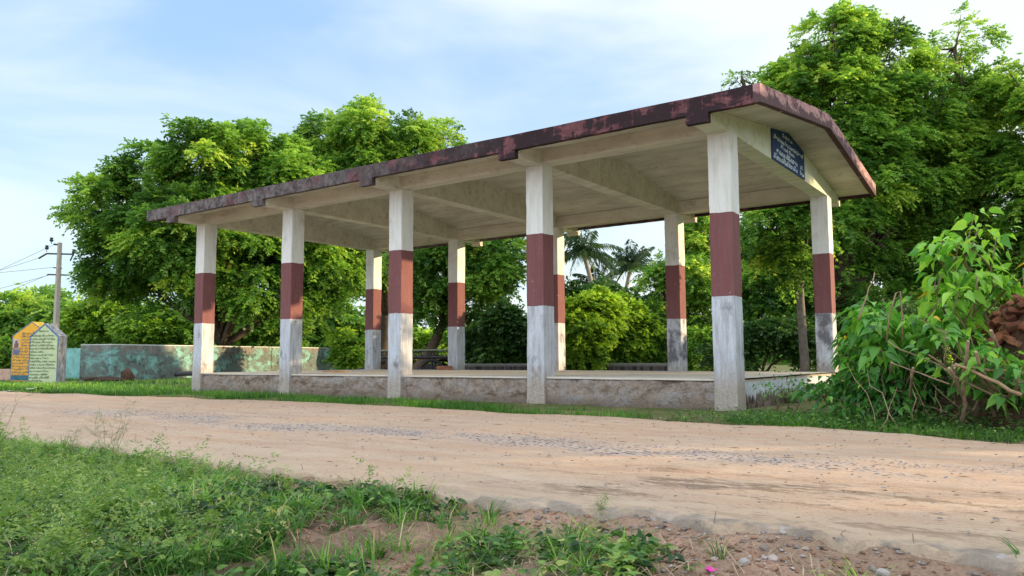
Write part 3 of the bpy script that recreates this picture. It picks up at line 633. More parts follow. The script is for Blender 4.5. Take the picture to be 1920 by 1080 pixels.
# background greenery
k_ = 0
for (px, py, rpx, d, lab, mt) in [(25, 610, 60, 62, 'green tree behind the orange marker stone', NEEM_L), (80, 585, 45, 66, 'pale green tree left of the electric pole', NEEM_L), (135, 600, 42, 60, 'leafy tree just right of the electric pole', NEEM_L)]:
    tree('background_tree', lab, at(px, 680, d), [lobe(px, py, rpx, d), lobe(px-rpx*.6, py+20, rpx*.7, d), lobe(px+rpx*.6, py+25, rpx*.7, d), lobe(px, py+35, rpx*.9, d)], 70, 3200, 1.0, mt, .3, .3, shift=.1)
for (px, py, rpx, d, lab, mt) in [(200, 590, 52, 55, 'yellow green tree low behind the left part of the wall', BRIGHT), (290, 610, 50, 52, 'yellow green bushy tree behind the wall beneath the big neem crown', BRIGHT), (500, 615, 52, 50, 'bright bushy tree behind the wall between the first two pillars', NEEM_L), (620, 600, 60, 58, 'dense tree beyond the right end of the wall', NEEM)]:
    tree('background_tree', lab, at(px, 680, d), [lobe(px, py, rpx*.8, d), lobe(px-rpx*.7, py+15, rpx*.7, d), lobe(px+rpx*.7, py+10, rpx*.7, d), lobe(px, py+35, rpx, d)], 80, 4000, .8, mt, .25, .3, shift=-.05, hl=.4)
tree('sapling', 'bright feathery sapling at the right end of the wall', at(652, 690, 37), [lobe(660, 650, 22, 37), lobe(640, 640, 20, 37.5), lobe(675, 668, 18, 36.5), lobe(650, 676, 20, 37)], 50, 2600, .4, BRIGHT, .06, .4, cat='sapling', shift=.1)
tree('bush', 'low leafy bush left of the orange marker stone', at(18, 700, 38), [lobe(10, 665, 24, 38), lobe(35, 672, 18, 38), lobe(-15, 670, 28, 38)], 50, 2400, .45, NEEM_L, .06, .3, cat='bush', ll=.5, lw=.15)
tree('background_tree', 'pale distant tree seen under the leaning tree', at(800, 685, 60), [lobe(760, 640, 26, 60), lobe(800, 650, 30, 60), lobe(845, 645, 26, 60), lobe(725, 655, 22, 60)], 60, 2200, .9, NEEM_L, .2, .3, shift=.2)
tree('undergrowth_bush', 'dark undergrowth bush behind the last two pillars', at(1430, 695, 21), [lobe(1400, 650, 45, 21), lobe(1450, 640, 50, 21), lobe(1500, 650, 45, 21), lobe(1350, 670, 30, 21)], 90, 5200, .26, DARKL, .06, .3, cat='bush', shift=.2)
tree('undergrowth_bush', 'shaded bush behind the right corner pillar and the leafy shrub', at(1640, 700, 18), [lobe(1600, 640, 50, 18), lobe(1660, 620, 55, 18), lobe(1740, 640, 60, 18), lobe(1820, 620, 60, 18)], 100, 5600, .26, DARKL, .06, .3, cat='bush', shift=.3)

# far woodland along the horizon
def woods():
    n = 9000; az = rng.uniform(-1.9, 1.2, n)+YAW*0; dist = rng.uniform(80, 150, n); hgt = 3.5+3.2*np.abs(fbm(np.stack([az*9, 0*az, 0*az], 1), 1.0, 3)*1.6)
    base = np.stack([CAM[0]+np.sin(az)*dist, CAM[1]+np.cos(az)*dist, GZ+rng.uniform(0, 1, n)**.8*hgt*dist/95], 1)
    V, F, own = fronds(base, nrm(rng.normal(0, 1, (n, 3))), rng.uniform(1.6, 3.2, n), 4, .5, .16, .3)
    rn = np.clip(.5+.5*fbm(base, .15, 2)+rng.normal(0, .12, n), 0, 1)
    return tag(link_mesh('woodland', V, F, NEEM, rnd=rn[own]), 'far belt of mixed trees along the horizon', 'woodland', kind='stuff')
woods()

# coconut palms
def palm(label, px, ptop, d, nf, FL, lean):
    base = at(px+lean, 690, d); base[2] = GZ; top = at(px, ptop, d)
    root = thing('coconut_palm', label, 'palm', tuple(base), 'coconut palms beyond the shelter')
    q = MB(); pts = [base*(1-t)+top*t+rt*(math.sin(t*math.pi)*.5)*(1 if lean > 0 else -1) for t in np.linspace(0, 1, 10)]; q.tube(pts, np.linspace(.24, .13, 10), 8); q.build('trunk', BARKP, root, smooth=True)
    VV = []; FF = []; RR = []; o_ = 0; st_ = MB()
    for k in range(nf):
        az = k*2.4+rng.uniform(-.2, .2); el = rng.uniform(-.35, 1.2) if k > 2 else rng.uniform(1.1, 1.5)
        dv = np.array([math.cos(az)*math.cos(el), math.sin(az)*math.cos(el), math.sin(el)]); L = FL*rng.uniform(.8, 1.1); n = 20
        rach = []
        for t in np.linspace(0, 1, n): rach.append(top+dv*L*t-UP*L*(.42-.1*el)*t**2.3)
        rach = np.array(rach); st_.tube(rach[::4], np.linspace(.05, .012, len(rach[::4])), 4, False)
        tg = nrm(np.gradient(rach, axis=0)); s_ = nrm(np.cross(tg, UP)+1e-3)
        for sg in (1, -1):
            ld = nrm(s_*sg*.75+tg*.55-UP*.55+rng.normal(0, .12, (n, 3))); l = (L*.24*np.sin(np.linspace(.25, 1, n)*math.pi*.93)**.6)[:, None]; w = nrm(np.cross(ld, s_+UP*.3))*.06
            P = rach; V = np.stack([P-w*.6, P+ld*l*.5+w-UP*l*.05, P+ld*l-UP*l*.30, P+ld*l*.5-w-UP*l*.05], 1).reshape(-1, 3)
            VV.append(V); FF.append(np.arange(len(V)).reshape(-1, 4)+o_); o_ += len(V); RR.append(np.full(len(V), np.clip(rng.normal(.45, .2), 0, 1)))
    link_mesh('frond_crown', np.concatenate(VV), np.concatenate(FF), PALML, root, rnd=np.concatenate(RR)); st_.build('frond_stalks', PALML, root)
palm('left coconut palm with drooping fronds right of the fourth front pillar', 1092, 468, 52, 24, 2.8, 22)
palm('right coconut palm standing alone against the white sky', 1184, 498, 56, 24, 2.6, -6)
palm('small low coconut palm between the two taller ones', 1118, 532, 54, 14, 2.1, 4)

# ================================================================== LEFT BACKGROUND OBJECTS
m = NT('weathered_turquoise_plaster', .92, .2); pz = m.sep()
n1 = m.noise(1.3, 7, .7, m.obj((1, 1, 1.3)), .5); n2 = m.noise(2.6, 7, .75); n3 = m.noise(1.0, 6, .7, m.obj((4, 4, .7)))
c = m.mix(m.step(n1, .40, .52), (.20, .42, .39), (.13, .16, .15)); c = m.mix(m.step(n2, .53, .6, 0, .8), c, (.04, .055, .045))
tp = m.math('MULTIPLY', m.step(m.math('ADD', pz[2], m.math('MULTIPLY', m.math('SUBTRACT', n1, .5), 1.6)), 1.05, 1.35), .8); c = m.mix(tp, c, m.mix(m.step(n3, .4, .65), (.26, .235, .22), (.10, .095, .09)))
c = m.mix(m.step(n3, .60, .68, 0, .6), c, (.30, .36, .37)); c = m.mix(m.step(pz[2], 1.40, 1.415), c, (.55, .60, .58)); m.color(c); m.bump(n2, .5, .02); TURQ = m.m
wa, wb, wc = np.array([-27.3, 4.95]), at(650, 660, 46)[:2], np.array([-28.6, 4.35])
def wall_seg(q, a, b_, z0, z1, t=.22):
    d = nrm(b_-a); n_ = np.array([-d[1], d[0]])*t; P = [a, b_, b_+n_, a+n_]
    q.add([(*p_, z0) for p_ in P]+[(*p_, z1) for p_ in P], [(3, 2, 1, 0), (4, 5, 6, 7), (0, 1, 5, 4), (1, 2, 6, 5), (2, 3, 7, 6), (3, 0, 4, 7)])
wall = thing('compound_wall', 'long weathered turquoise wall running behind the left pillars', 'wall', (-30, 9, GZ))
q = MB(); wall_seg(q, wa, wb, GZ-.3, .975); wall_seg(q, wb+np.array([.0, .02]), wb+nrm(np.array([-.8, .6]))*2.5, GZ-.3, .97); wall_seg(q, wc, wa-np.array([.01, .01]), GZ-.3, .972, .25); q.build('wall_face', TURQ, wall)
q = MB(); wall_seg(q, np.array([-33.5, 5.2]), np.array([-29.2, 6.1]), GZ-.3, .86, .25); q.build('side_wall', plain('bright_turquoise_plaster', (.22, .48, .46), .9, .2, .3, 3), wall)
q = MB(); d_ = nrm(wb-wa)
for s_, w_ in ((9.5, .02), (15.2, .03)):   # vertical cracks, as thin dark gaps proud of the face
    c0 = wa+d_*s_; nf_ = np.array([d_[1], -d_[0]])*.004
    pts = [(c0[0]+nf_[0]+d_[0]*.05*math.sin(k*1.7), c0[1]+nf_[1]+d_[1]*.05*math.sin(k*1.7), .95-k*.12) for k in range(10)]; q.tube(pts, [w_*(.6+.4*math.sin(k*2.1)**2) for k in range(10)], 4)
q.build('crack', plain('crack_shadow_grime', (.02, .025, .02)), wall)

# two gabled marker stones
def stone(name, label, A2, B2, sh_z, pk_z, depth, mats, z0=GZ-.1):
    a = np.array([*A2, z0]); b_ = np.array([*B2, z0]); r_ = nrm(b_-a); n_ = np.array([r_[1], -r_[0], 0])  # front normal
    root = thing(name, label, 'marker stone', tuple((a+b_)/2+np.array([0, 0, .1]))); W = np.linalg.norm(b_-a)
    P = [a, b_, np.array([*b_[:2], sh_z]), np.array([*((a+b_)/2)[:2], pk_z]), np.array([*a[:2], sh_z])]
    q = MB(); q.prism(P[::-1], -n_*depth); q.build('slab', mats[0], root)
    # painted front, standing 3 mm proud
    c0 = sum(P)/5; e = .035; Pf = []
    for p_ in P:
        v = c0-p_; Pf.append(p_+v*e*1.6/np.linalg.norm(v)*1.2+n_*.004)
    link_mesh('painted_face', Pf+[p_+n_*.003 for p_ in Pf], [(5, 6, 7, 8, 9)], mats[1], root)
    q = MB()
    for i_ in range(5):
        if i_ == 0: continue
        p0, p1 = P[i_], P[(i_+1) % 5]; ins = [c0-p0, c0-p1]; k0 = .038
        q.add([p0+n_*.012, p1+n_*.012, p1+ins[1]/np.linalg.norm(ins[1])*k0+n_*.012, p0+ins[0]/np.linalg.norm(ins[0])*k0+n_*.012], [(0, 1, 2, 3)])
    q.build('painted_border', mats[2], root)
    return root, a, r_, n_, W
m = NT('grey_lichen_stone', .95, .2); n1 = m.noise(3, 7, .7, m.obj((3, 3, .9))); m.color(m.ramp(n1, [(.35, (.14, .13, .13)), (.5, (.30, .29, .29)), (.65, (.50, .49, .48))])); m.bump(n1, .6, .03); LST = m.m
BLUEP = plain('blue_border_paint', (.06, .20, .45)); PALEG = plain('pale_green_paint', (.50, .60, .36), .8, .3, .12); ORNG = plain('orange_paint', (.80, .42, .05), .7, .3, .12)
INK = plain('dark_lettering_paint', (.05, .07, .06)); SLATE = plain('slate_lettering_paint', (.20, .20, .17)); GREYB = plain('grey_blue_border_paint', (.12, .22, .30))
g1, a1, r1, n1_, W1 = stone('marker_stone', 'pale green gabled marker stone with blue edges and dark writing', (-26.50, 1.56), (-25.42, 2.06), 1.20, 1.66, .40, (LST, PALEG, BLUEP))
tl = ['శిలాఫలకము', 'గౌరవనీయులైన శ్రీ మంత్రి గారు', 'మన గ్రామ అభివృద్ధి కొరకు నిధులు', 'తేదీ నాడు ప్రారంభం', 'సర్పంచ్ ఎంపీటీసీ సభ్యులు', 'పంచాయతీ కార్యదర్శి వార్డు', 'సభ్యులు మరియు', 'ప్రజలు అందరి సహకారము', 'నీటి పథకం కొరకు', 'సిమెంట్ రోడ్లు మరియు కాలువలు', 'పాఠశాల భవనము నిర్మాణం', 'ఆరోగ్య కేంద్రము గ్రామ సచివాలయం', 'అంచనా విలువ లక్షలు', 'మండలం జిల్లా', 'ఆంధ్ర ప్రదేశ్', 'కాంట్రాక్టర్ గారు']
wd = [.36, .86, .92, .80, .88, .90, .50, .90, .70, .96, .92, .97, .72, .70, .76, .5]
lines = [(t, (.38 if i_ == 0 else .05), 1.62-.115*i_-(.03 if i_ else -.02), .085 if i_ else .095, w_*W1*.92) for i_, (t, w_) in enumerate(zip(tl, wd))]
text_mesh('lettering', lines, INK, g1, np.array([*a1[:2], GZ+.18])+n1_*.016, r1, UP, .1, bold=.01)
g2, a2, r2, n2_, W2 = stone('marker_stone', 'orange gabled marker stone with grey writing behind the pale green one', (-30.4, 2.55), (-28.9, 3.30), 1.33, 1.88, .6, (plain('orange_yellow_paint', (.85, .50, .07)), ORNG, GREYB))
lines = [(tl[(i_*5+3) % 16], (.05 if i_ > 4 else .42), 1.68-.118*i_, .11, W2*(.55 if i_ < 5 else rng.uniform(.82, .92))) for i_ in range(15)]
text_mesh('lettering', lines, SLATE, g2, np.array([*a2[:2], GZ+.16])+n2_*.016, r2, UP, .1, bold=.02)
q = MB(); o2 = np.array([*a2[:2], 0])+n2_*.014
def quad(q, o_, r_, x0, x1, z0, z1): q.add([o_+r_*x0+UP*z0, o_+r_*x1+UP*z0, o_+r_*x1+UP*z1, o_+r_*x0+UP*z1], [(0, 1, 2, 3)])
quad(q, o2, r2, .06, .34, .80, 1.18); q.build('portrait_panel', plain('pale_portrait_paint', (.55, .50, .46)), g2)
q = MB(); quad(q, o2+n2_*.004, r2, .10, .30, .84, 1.02); q.add([o2+n2_*.004+r2*(.20+.06*math.cos(t))+UP*(1.07+.07*math.sin(t)) for t in np.linspace(0, 6.28, 13)[:-1]], [tuple(range(12))]); q.build('portrait_figure', plain('brown_portrait_paint', (.22, .12, .09)), g2)
q = MB(); quad(q, o2, r2, .06, .34, .58, .76); q.build('blue_panel', plain('blue_panel_paint', (.12, .18, .42)), g2)
q = MB(); quad(q, o2, r2, .02, W2-.02, GZ+.02, GZ+.22); q.build('base_band', plain('teal_band_paint', (.05, .16, .22)), g2)
q = MB(); wall_seg(q, np.array([-36.5, 1.2]), np.array([-31.6, 3.6]), GZ-.2, -.02, .4)
tag(q.build('low_wall', plain('pink_plaster', (.50, .34, .26)), loc=(-34, 2.4, GZ), bevel=.03), 'low pinkish wall stub at the left edge beyond the orange stone', 'wall')

# electric pole with wires
PB = at(102, 676, 43); PB[2] = GZ; CONC = plain('pole_concrete', (.42, .38, .33), .9, .2, .15); IRON = plain('dark_iron', (.03, .03, .035), .6, .4)
pole = thing('electric_pole', 'concrete electric pole with dark cross arms behind the marker stones', 'utility pole', tuple(PB))
q = MB(); H_ = at(108, 452, 43)[2]-GZ; nn_ = 6
for k in range(1):
    w0, w1 = .19, .10; d3 = .13, .08
    q.add([(PB[0]+sx*w_, PB[1]+sy*dd_, z_) for z_, w_, dd_ in ((GZ-.2, w0, d3[0]), (GZ+H_, w1, d3[1])) for sx, sy in ((-1, -1), (1, -1), (1, 1), (-1, 1))], [(3, 2, 1, 0), (4, 5, 6, 7), (0, 1, 5, 4), (1, 2, 6, 5), (2, 3, 7, 6), (3, 0, 4, 7)])
q.build('post', CONC, pole)
def pz_(py): return at(106, py, 43)[2]
pxy = lambda dx: np.array([PB[0], PB[1], 0])+rt*np.array([1, 1, 0])*dx
arms = [(473, -.72, 0.78, .045), (513, -.62, .62, .04), (500, -.30, .18, .03), (455, -.35, .05, .05)]
for py, x0, x1, t_ in arms:
    q = MB(); za = pz_(py); q.tube([pxy(x0)+UP*za, pxy(x1)+UP*(za-.04)], t_, 4); q.build('cross_arm', IRON, pole)
for dx, py in ((-.72, 462), (-.48, 447), (.80, 470)):
    q = MB(); za = pz_(py); c0 = pxy(dx); q.tube([c0+UP*(za-.22), c0+UP*(za-.05)], .02, 5); q.tube([c0+UP*(za-.08), c0+UP*za, c0+UP*(za+.07), c0+UP*(za+.14)], [.09, .11, .07, .10], 8); q.build('insulator', IRON, pole)
q = MB(); q.tube([pxy(-.72)+UP*pz_(473), pxy(-1.15)+UP*pz_(482)], .05, 5); q.build('strain_clamp', IRON, pole); q = MB(); q.tube([pxy(.78)+UP*pz_(474), pxy(.62)+UP*pz_(487)], .04, 5); q.build('strain_clamp', IRON, pole)
for i_, (dx, py, ex, ey, lb) in enumerate([(-1.1, 481, -60, 520, 'upper electric wire reaching left from the long cross arm'), (-.2, 499, -60, 497, 'nearly level electric wire from the middle of the pole'), (-.3, 512, -60, 545, 'electric wire sloping down left from the lower arm'), (-.6, 514, -60, 572, 'lowest electric wire sloping to the left edge'), (-.35, 456, -70, 530, 'electric wire from the pole top to the left')]):
    a_ = pxy(dx)+UP*pz_(py); e_ = at(ex-400, ey+8+(ey-py)*1.8, 43); q = MB(); q.tube([a_*(1-t)+e_*t-UP*.55*math.sin(math.pi*t) for t in np.linspace(0, 1, 12)], .0095, 4)
    tag(q.build('power_wire', IRON, loc=tuple(a_)), lb, 'wire', 'electric wires of the pole')

# burnt stump, pipe and scraps along the wall
def rock(name, c, s, mat, seed, label=None, cat=None, group=None, sub=2, amp=.5):
    bm = bmesh.new(); bmesh.ops.create_icosphere(bm, subdivisions=sub, radius=1)
    for v in bm.verts:
        P = np.array(v.co); v.co = Vector(P*np.array(s)*(1+amp*float(fbm(P*1.3+seed*7.7, 1.0, 3))))
    me = bpy.data.meshes.new(name); bm.to_mesh(me); bm.free(); me.materials.append(mat)
    o = bpy.data.objects.new(name, me); COL.objects.link(o); o.location = c; o.rotation_euler = (0, 0, seed*1.3)
    if label: tag(o, label, cat, group)
    return o
CHAR = plain('charred_wood', (.06, .035, .025), .95, .2, .6, 12)
rock('tree_stump', (-25.6, 4.7, -.32), (.26, .24, .32), plain('stump_bark', (.09, .055, .04), .95, .2, .5, 10), 3, 'brown broken stump at the foot of the turquoise wall', 'stump')
rock('ash_heap', (-26.2, 4.1, -.42), (1.1, .30, .13), CHAR, 5, 'low black heap of burnt rubbish between the green stone and stump', 'rubbish heap', sub=3)
q = MB(); pa, pb = at(330, 701, 29), at(372, 700, 28.5); q.tube([pa, pb], .09, 10); q.tube([pa-.001, pa+(pb-pa)*.06], .11, 10)
tag(q.build('pipe', IRON, loc=tuple(pa)), 'short black pipe lying behind the first pillar', 'pipe')

# low grey wall behind the shelter
m = NT('streaky_grey_wall', .95, .15); z = m.sep()[2]; n1 = m.noise(1.5, 6, .7, m.obj((6, 6, .6))); n2 = m.noise(8, 4, .7)
c = m.mix(m.step(n1, .4, .6), (.035, .03, .035), (.13, .12, .12)); c = m.mix(m.step(z, .52, .60), c, (.25, .25, .25)); m.color(c); m.bump(n2, .5, .02)
q = MB(); p0 = at(868, 690, 24); p1 = at(1262, 690, 21.6); wall_seg(q, p0[:2], p1[:2], GZ-.2, .16, .2)
tag(q.build('low_wall', m.m, loc=(p0[0], p0[1], GZ)), 'low dark streaked wall running behind the shelter below the bushes', 'wall')
# weathered post behind
pp = at(1508, 690, 17.5)
st = thing('slim_tree', 'slim straight grey trunked tree just left of the right corner pillar', 'tree', (pp[0], pp[1], GZ))
q = MB(); q.tube([(pp[0], pp[1], GZ-.1), (pp[0]+.01, pp[1], .3), (pp[0]-.01, pp[1], .9), (pp[0]-.03, pp[1], 1.6), (pp[0]-.02, pp[1], 2.3), (pp[0]+.05, pp[1], 3.0)], [.11, .098, .095, .088, .075, .05], 10)
tp_ = np.array([pp[0], pp[1], 2.6]); sl = [lobe(1470, 470, 40, 17.6), lobe(1515, 440, 38, 17.6), lobe(1490, 510, 26, 17.4)]
for l_ in sl: q.tube(wander(tp_-UP*.6, l_[0], 5, .12), [.05, .04, .03, .02, .014, .01], 6)
q.build('trunk', plain('grey_bark', (.17, .155, .14), .95, .15, .35, 9), st, smooth=True)
crown(sl, 60, 2600, .28, NEEM, st, hole=-.2, hs=1.2)

# ornamental cart behind the shelter ------------------------------
c0 = at(690, 672, 26); c1 = at(874, 672, 25.2); cd = nrm((c1-c0)*np.array([1, 1, 0])); cn_ = np.array([-cd[1], cd[0], 0]); CL = np.linalg.norm((c1-c0)[:2])
cart = thing('cart', 'dark iron cart with scrollwork rail and wheels parked behind the shelter', 'cart', (c0[0], c0[1], GZ))
GRN = plain('green_grey_paint', (.26, .32, .22), .7, .3); B0 = np.array([c0[0], c0[1], 0])
for off in (0, 1.1):
    kx = 1
    q = MB(); O = B0+cn_*off
    q.tube([O+UP*.60, O+cd*CL+UP*.60], .022, 6); q.build('top_rail', GRN, cart)
    q = MB(); q.tube([O+UP*.36, O+cd*(CL+.75)+UP*.36], .045, 4); q.build('side_rail', IRON, cart)
    q = MB(); n_ = 15
    for k in range(n_):
        xk = (k+.5)*CL/n_; cc = O+cd*xk+UP*.48
        q.tube([cc+cd*.075*math.cos(t)*(1-.05*j)+UP*.095*math.sin(t)*(1-.05*j) for j, t in enumerate(np.linspace(.4, 5.2, 10))], .014, 4)
        if k % 3 == 0: q.tube([cc-cd*.1+UP*.11, cc-cd*.1-UP*.11], .012, 4)
    q.build('scrollwork', IRON, cart)
    q = MB(); q.tube([O+cd*(CL+.72*math.cos(t))+UP*(.36+.24*math.sin(t)) for t in np.linspace(0, math.pi/2, 8)], .018, 5); q.build('curved_rail', GRN, cart)
    q = MB(); wc_ = O+cd*(CL*.66)+UP*-.12; Rw = .39
    ring = [wc_+cd*Rw*math.cos(t)+UP*Rw*math.sin(t) for t in np.linspace(0, 2*math.pi, 25)]; q.tube(ring, .05, 6); w_ = q.build('wheel', IRON, cart)
    q = MB(); q.add([wc_+cn_*s_+(cd*.3*math.cos(t)+UP*.3*math.sin(t)) for s_ in (-.02, .02) for t in np.linspace(0, 2*math.pi, 17)[:-1]], [tuple(range(16)), tuple(range(16, 32))[::-1]]+[(i_, (i_+1) % 16, 16+(i_+1) % 16, 16+i_) for i_ in range(16)]); q.build('wheel_disc', IRON, w_)
    q = MB(); q.tube([wc_, wc_+UP*.5], .04, 5); q.build('axle_post', IRON, cart); q = MB(); q.tube([O+cd*.3+UP*.36, O+cd*.2+UP*-.4], .04, 5); q.build('leg', IRON, cart)
q = MB(); q.tube([B0+cn_*.5+cd*.4+UP*.2, B0+cn_*.5-cd*.95+UP*-.15], .05, 5); q.build('drawbar', IRON, cart)
q = MB(); q.prism([B0+UP*.30, B0+cd*CL+UP*.30, B0+cd*CL+UP*.34, B0+UP*.34], cn_*1.1); q.build('deck', plain('old_deck_wood', (.12, .08, .06)), cart)

# ================================================================== BRICK HEAP, SHRUBS (RIGHT)
hc = np.array([4.75, .2, GZ])
HEAP = NT('heap_rubble', .95, .15); n1 = HEAP.noise(7, 6, .7); HEAP.color(HEAP.mix(HEAP.step(n1, .35, .65), (.05, .035, .025), (.15, .08, .055))); HEAP.bump(n1, 1, .05)
def heap_z(x, y):
    r_ = math.hypot((x-hc[0])/2.6, (y-hc[1])/2.1); return GZ+2.45*max(0, 1-r_**1.25)
xs_ = np.arange(2.0, 7.5, .08); ys_ = np.arange(-1.9, 2.3, .08)
V, F = grid(xs_, ys_, lambda X, Y: np.maximum(GZ-.08, GZ-.06+2.45*np.clip(1-np.hypot((X-hc[0])/2.6, (Y-hc[1])/2.1)**1.25, 0, 1)+.10*fbm(np.stack([X, Y, 0*X], -1), 3, 3)*(np.hypot((X-hc[0])/2.6, (Y-hc[1])/2.1) < 1)))
tag(link_mesh('rubble_heap', V, F, HEAP.m, loc=(4.75, .2, GZ)), 'mound of earth and rubble under the bricks at the right edge', 'rubble heap')
nb = 0
for k in range(170):
    a_ = rng.uniform(math.pi*.98, math.pi*1.35); r_ = rng.uniform(.22, .72)
    x = hc[0]+2.6*r_*math.cos(a_); y = hc[1]+2.1*r_*math.sin(a_)
    o = bpy.data.objects.new('brick', bmesh_list[k % 5]); COL.objects.link(o); s_ = rng.uniform(.4, 1.0); o.scale = (s_, min(1, s_*1.2), min(1, s_*1.3))
    o.location = (x, y, heap_z(x, y)+rng.uniform(-.02, .06)); o.rotation_euler = tuple(rng.uniform(-.7, .7, 2))+(rng.uniform(0, 6.28),)
    tag(o, 'broken red brick tumbled on the heap behind the leafy shrubs', 'brick', 'bricks of the tumbled heap'); nb += 1
o = rock('stone', (3.80, -.75, heap_z(3.80, -.75)+.10), (.17, .12, .10), plain('pinkish_stone', (.50, .26, .17), .9), 8, 'smooth pinkish stone among the bricks at the right edge', 'stone', sub=3, amp=.25)

def open_side(P):
    """the shrubs are bare where the bricks have slid against them"""
    px, py, z = proj(np.array([P])); return bool(((px[0]-1900)/66)**2+((py[0]-602)/50)**2 < 1 or ((px[0]-1775)/34)**2+((py[0]-662)/24)**2 < 1)
def shrub(label, base, tops, nleaf, L, nst, rad=.25, rs=(.016, .03), yellow=.02, shift=0, spread=.16):
    """woody stems from the base fanning to the tops, broad leaves around the upper stems"""
    root = thing('leafy_shrub', label, 'shrub', tuple(base)); lv_b = []; lv_d = []
    for k in range(nst):
        tp_ = tops[k % len(tops)]; tp_ = np.array(tp_)+rng.normal(0, .08, 3); b0 = np.array(base)+np.array([rng.normal(0, rad), rng.normal(0, rad*.5), -.03])
        P = wander(b0, tp_, 7, .16, .03); r0 = rng.uniform(*rs); q = MB(); q.tube(P, np.linspace(r0, r0*.3, 8), 6)
        tips = []
        for j in range(5):
            s0 = P[rng.integers(3, 7)]; e0 = s0+nrm(np.array([rng.normal(0, .8), rng.normal(0, .8), rng.uniform(.3, 1.2)]))*rng.uniform(.15, .42); W_ = wander(s0, e0, 3, .1); q.tube(W_, [r0*.35, r0*.28, r0*.2, r0*.12], 4); tips.append(W_)
        q.build('stem', STEM, root, smooth=True)
        tips.append(P[4:])
        m_ = nleaf//nst
        for j in range(m_):
            W_ = tips[rng.integers(0, len(tips))]; s0 = W_[rng.integers(1, len(W_))] if rng.random() < .6 else W_[-1]; dv = nrm(np.array([rng.normal(), rng.normal(), rng.normal(0, .35)+.12]))
            bp = s0+dv*rng.uniform(.02, spread)
            if open_side(bp): continue
            lv_b.append(bp); lv_d.append(nrm(dv+np.array([0, 0, -.35])))
    n = len(lv_b); rn = np.clip(rng.normal(.45+shift, .22, n), 0, .92); rn[rng.random(n) < yellow] = 1.0
    link_broad('leaves', np.array(lv_b), np.array(lv_d), rng.uniform(.4, 1.2, n)*L, SHRUBL, rn, root, droop=.5, fold=.3, up_=nrm(np.tile(UP, (n, 1))+rng.normal(0, .55, (n, 3))))
    return root
def T_(px, py, d): return at(px, py, d)
def B_(px, py):
    q = fw+rt*(px-960)/(FOC*1000)-up*(py-540)/(FOC*1000); t = (GZ-CAM[2])/q[2]; return CAM+q*t
shrub('tall broad leaved shrub rising highest in front of the brick heap', B_(1790, 780), [T_(1835, 400, 8.6), T_(1780, 450, 8.7), T_(1880, 430, 8.4), T_(1740, 500, 8.8), T_(1905, 455, 8.3), T_(1830, 500, 8.5), T_(1770, 560, 8.6), T_(1800, 540, 8.3)], 900, .155, 10, .12, shift=.25, yellow=.012, spread=.22)
shrub('low spreading shrub with large pointed leaves beside the right corner pillar', B_(1668, 765), [T_(1630, 588, 9.6), T_(1640, 600, 9.4), T_(1670, 600, 9.3), T_(1635, 650, 9.2), T_(1700, 620, 9.2), T_(1650, 680, 9.0), T_(1640, 700, 9.4), T_(1730, 650, 9.0)], 1100, .15, 12, .35, shift=.02, yellow=.02, spread=.22)
shrub('sparse shrub of cut stems and small leaves at the right edge by the road', B_(1850, 800), [T_(1760, 650, 8.0), T_(1830, 660, 8.0), T_(1880, 670, 7.8), T_(1915, 670, 7.8), T_(1810, 700, 7.8), T_(1890, 700, 7.6)], 420, .12, 9, .22, (.02, .035), shift=-.02, yellow=.01)
shrub('dark low leafy shrub beneath the pointed leaves, at the foot of the right corner', B_(1625, 775), [T_(1610, 750, 9.4), T_(1620, 725, 9.6), T_(1640, 720, 9.2), T_(1660, 745, 9.0), T_(1600, 765, 9.0), T_(1690, 760, 8.8)], 900, .10, 12, .45, (.006, .01), shift=-.3, yellow=0)
shrub('dark leafy undergrowth filling the space beneath the tall shrub and stakes', B_(1760, 775), [T_(1700, 740, 9), T_(1750, 700, 9.2), T_(1800, 740, 8.8), T_(1850, 720, 8.8), T_(1900, 740, 8.6), T_(1780, 660, 9.4), T_(1720, 680, 9.4)], 900, .11, 12, .5, (.008, .014), shift=-.38, yellow=0, spread=.25)
shrub('small bushy weed against the blue washed plinth end', B_(1470, 765), [T_(1450, 735, 11), T_(1480, 725, 11), T_(1500, 740, 11)], 200, .055, 6, .12, (.004, .007), shift=-.25, yellow=0)
# cut stakes and fallen sticks
CUTW = plain('cut_wood', (.36, .25, .16), .9, .2, .3, 14)
sticks = [((1805, 805), (1815, 640), 7.7, .022, 'thick upright cut stem nearest the right edge of the shrub'), ((1845, 800), (1780, 690), 7.7, .020, 'leaning cut stake with a broken top in front of the heap'),
          ((1895, 800), (1830, 660), 7.5, .021, 'long slanting cut stem at the right of the stakes'), ((1780, 790), (1790, 690), 8.0, .019, 'pale upright cut stake left of the leaning ones'),
          ((1870, 795), (1858, 620), 7.8, .022, 'straight brown stem in front of the bricks'), ((1703, 790), (1712, 690), 8.3, .018, 'short upright stake at the left of the cut stems'), ((1665, 765), (1672, 680), 8.8, .019, 'stubby grey stake under the pointed leaves')]
for (b0, t0, d, r_, lb) in sticks:
    pb = B_(*b0); pt_ = T_(t0[0], t0[1], d); P = wander(pb-UP*.05, pt_, 6, .07); q = MB(); q.tube(P, np.linspace(r_, r_*.75, 7), 7); o = q.build('stake', STEM, loc=tuple(pb), smooth=True); tag(o, lb, 'stake', 'cut stakes at the right')
    q = MB(); q.tube([P[-1]-.001, P[-1]+(P[-1]-P[-2])*.02], r_*.70, 7); q.build('cut_top', CUTW, o)
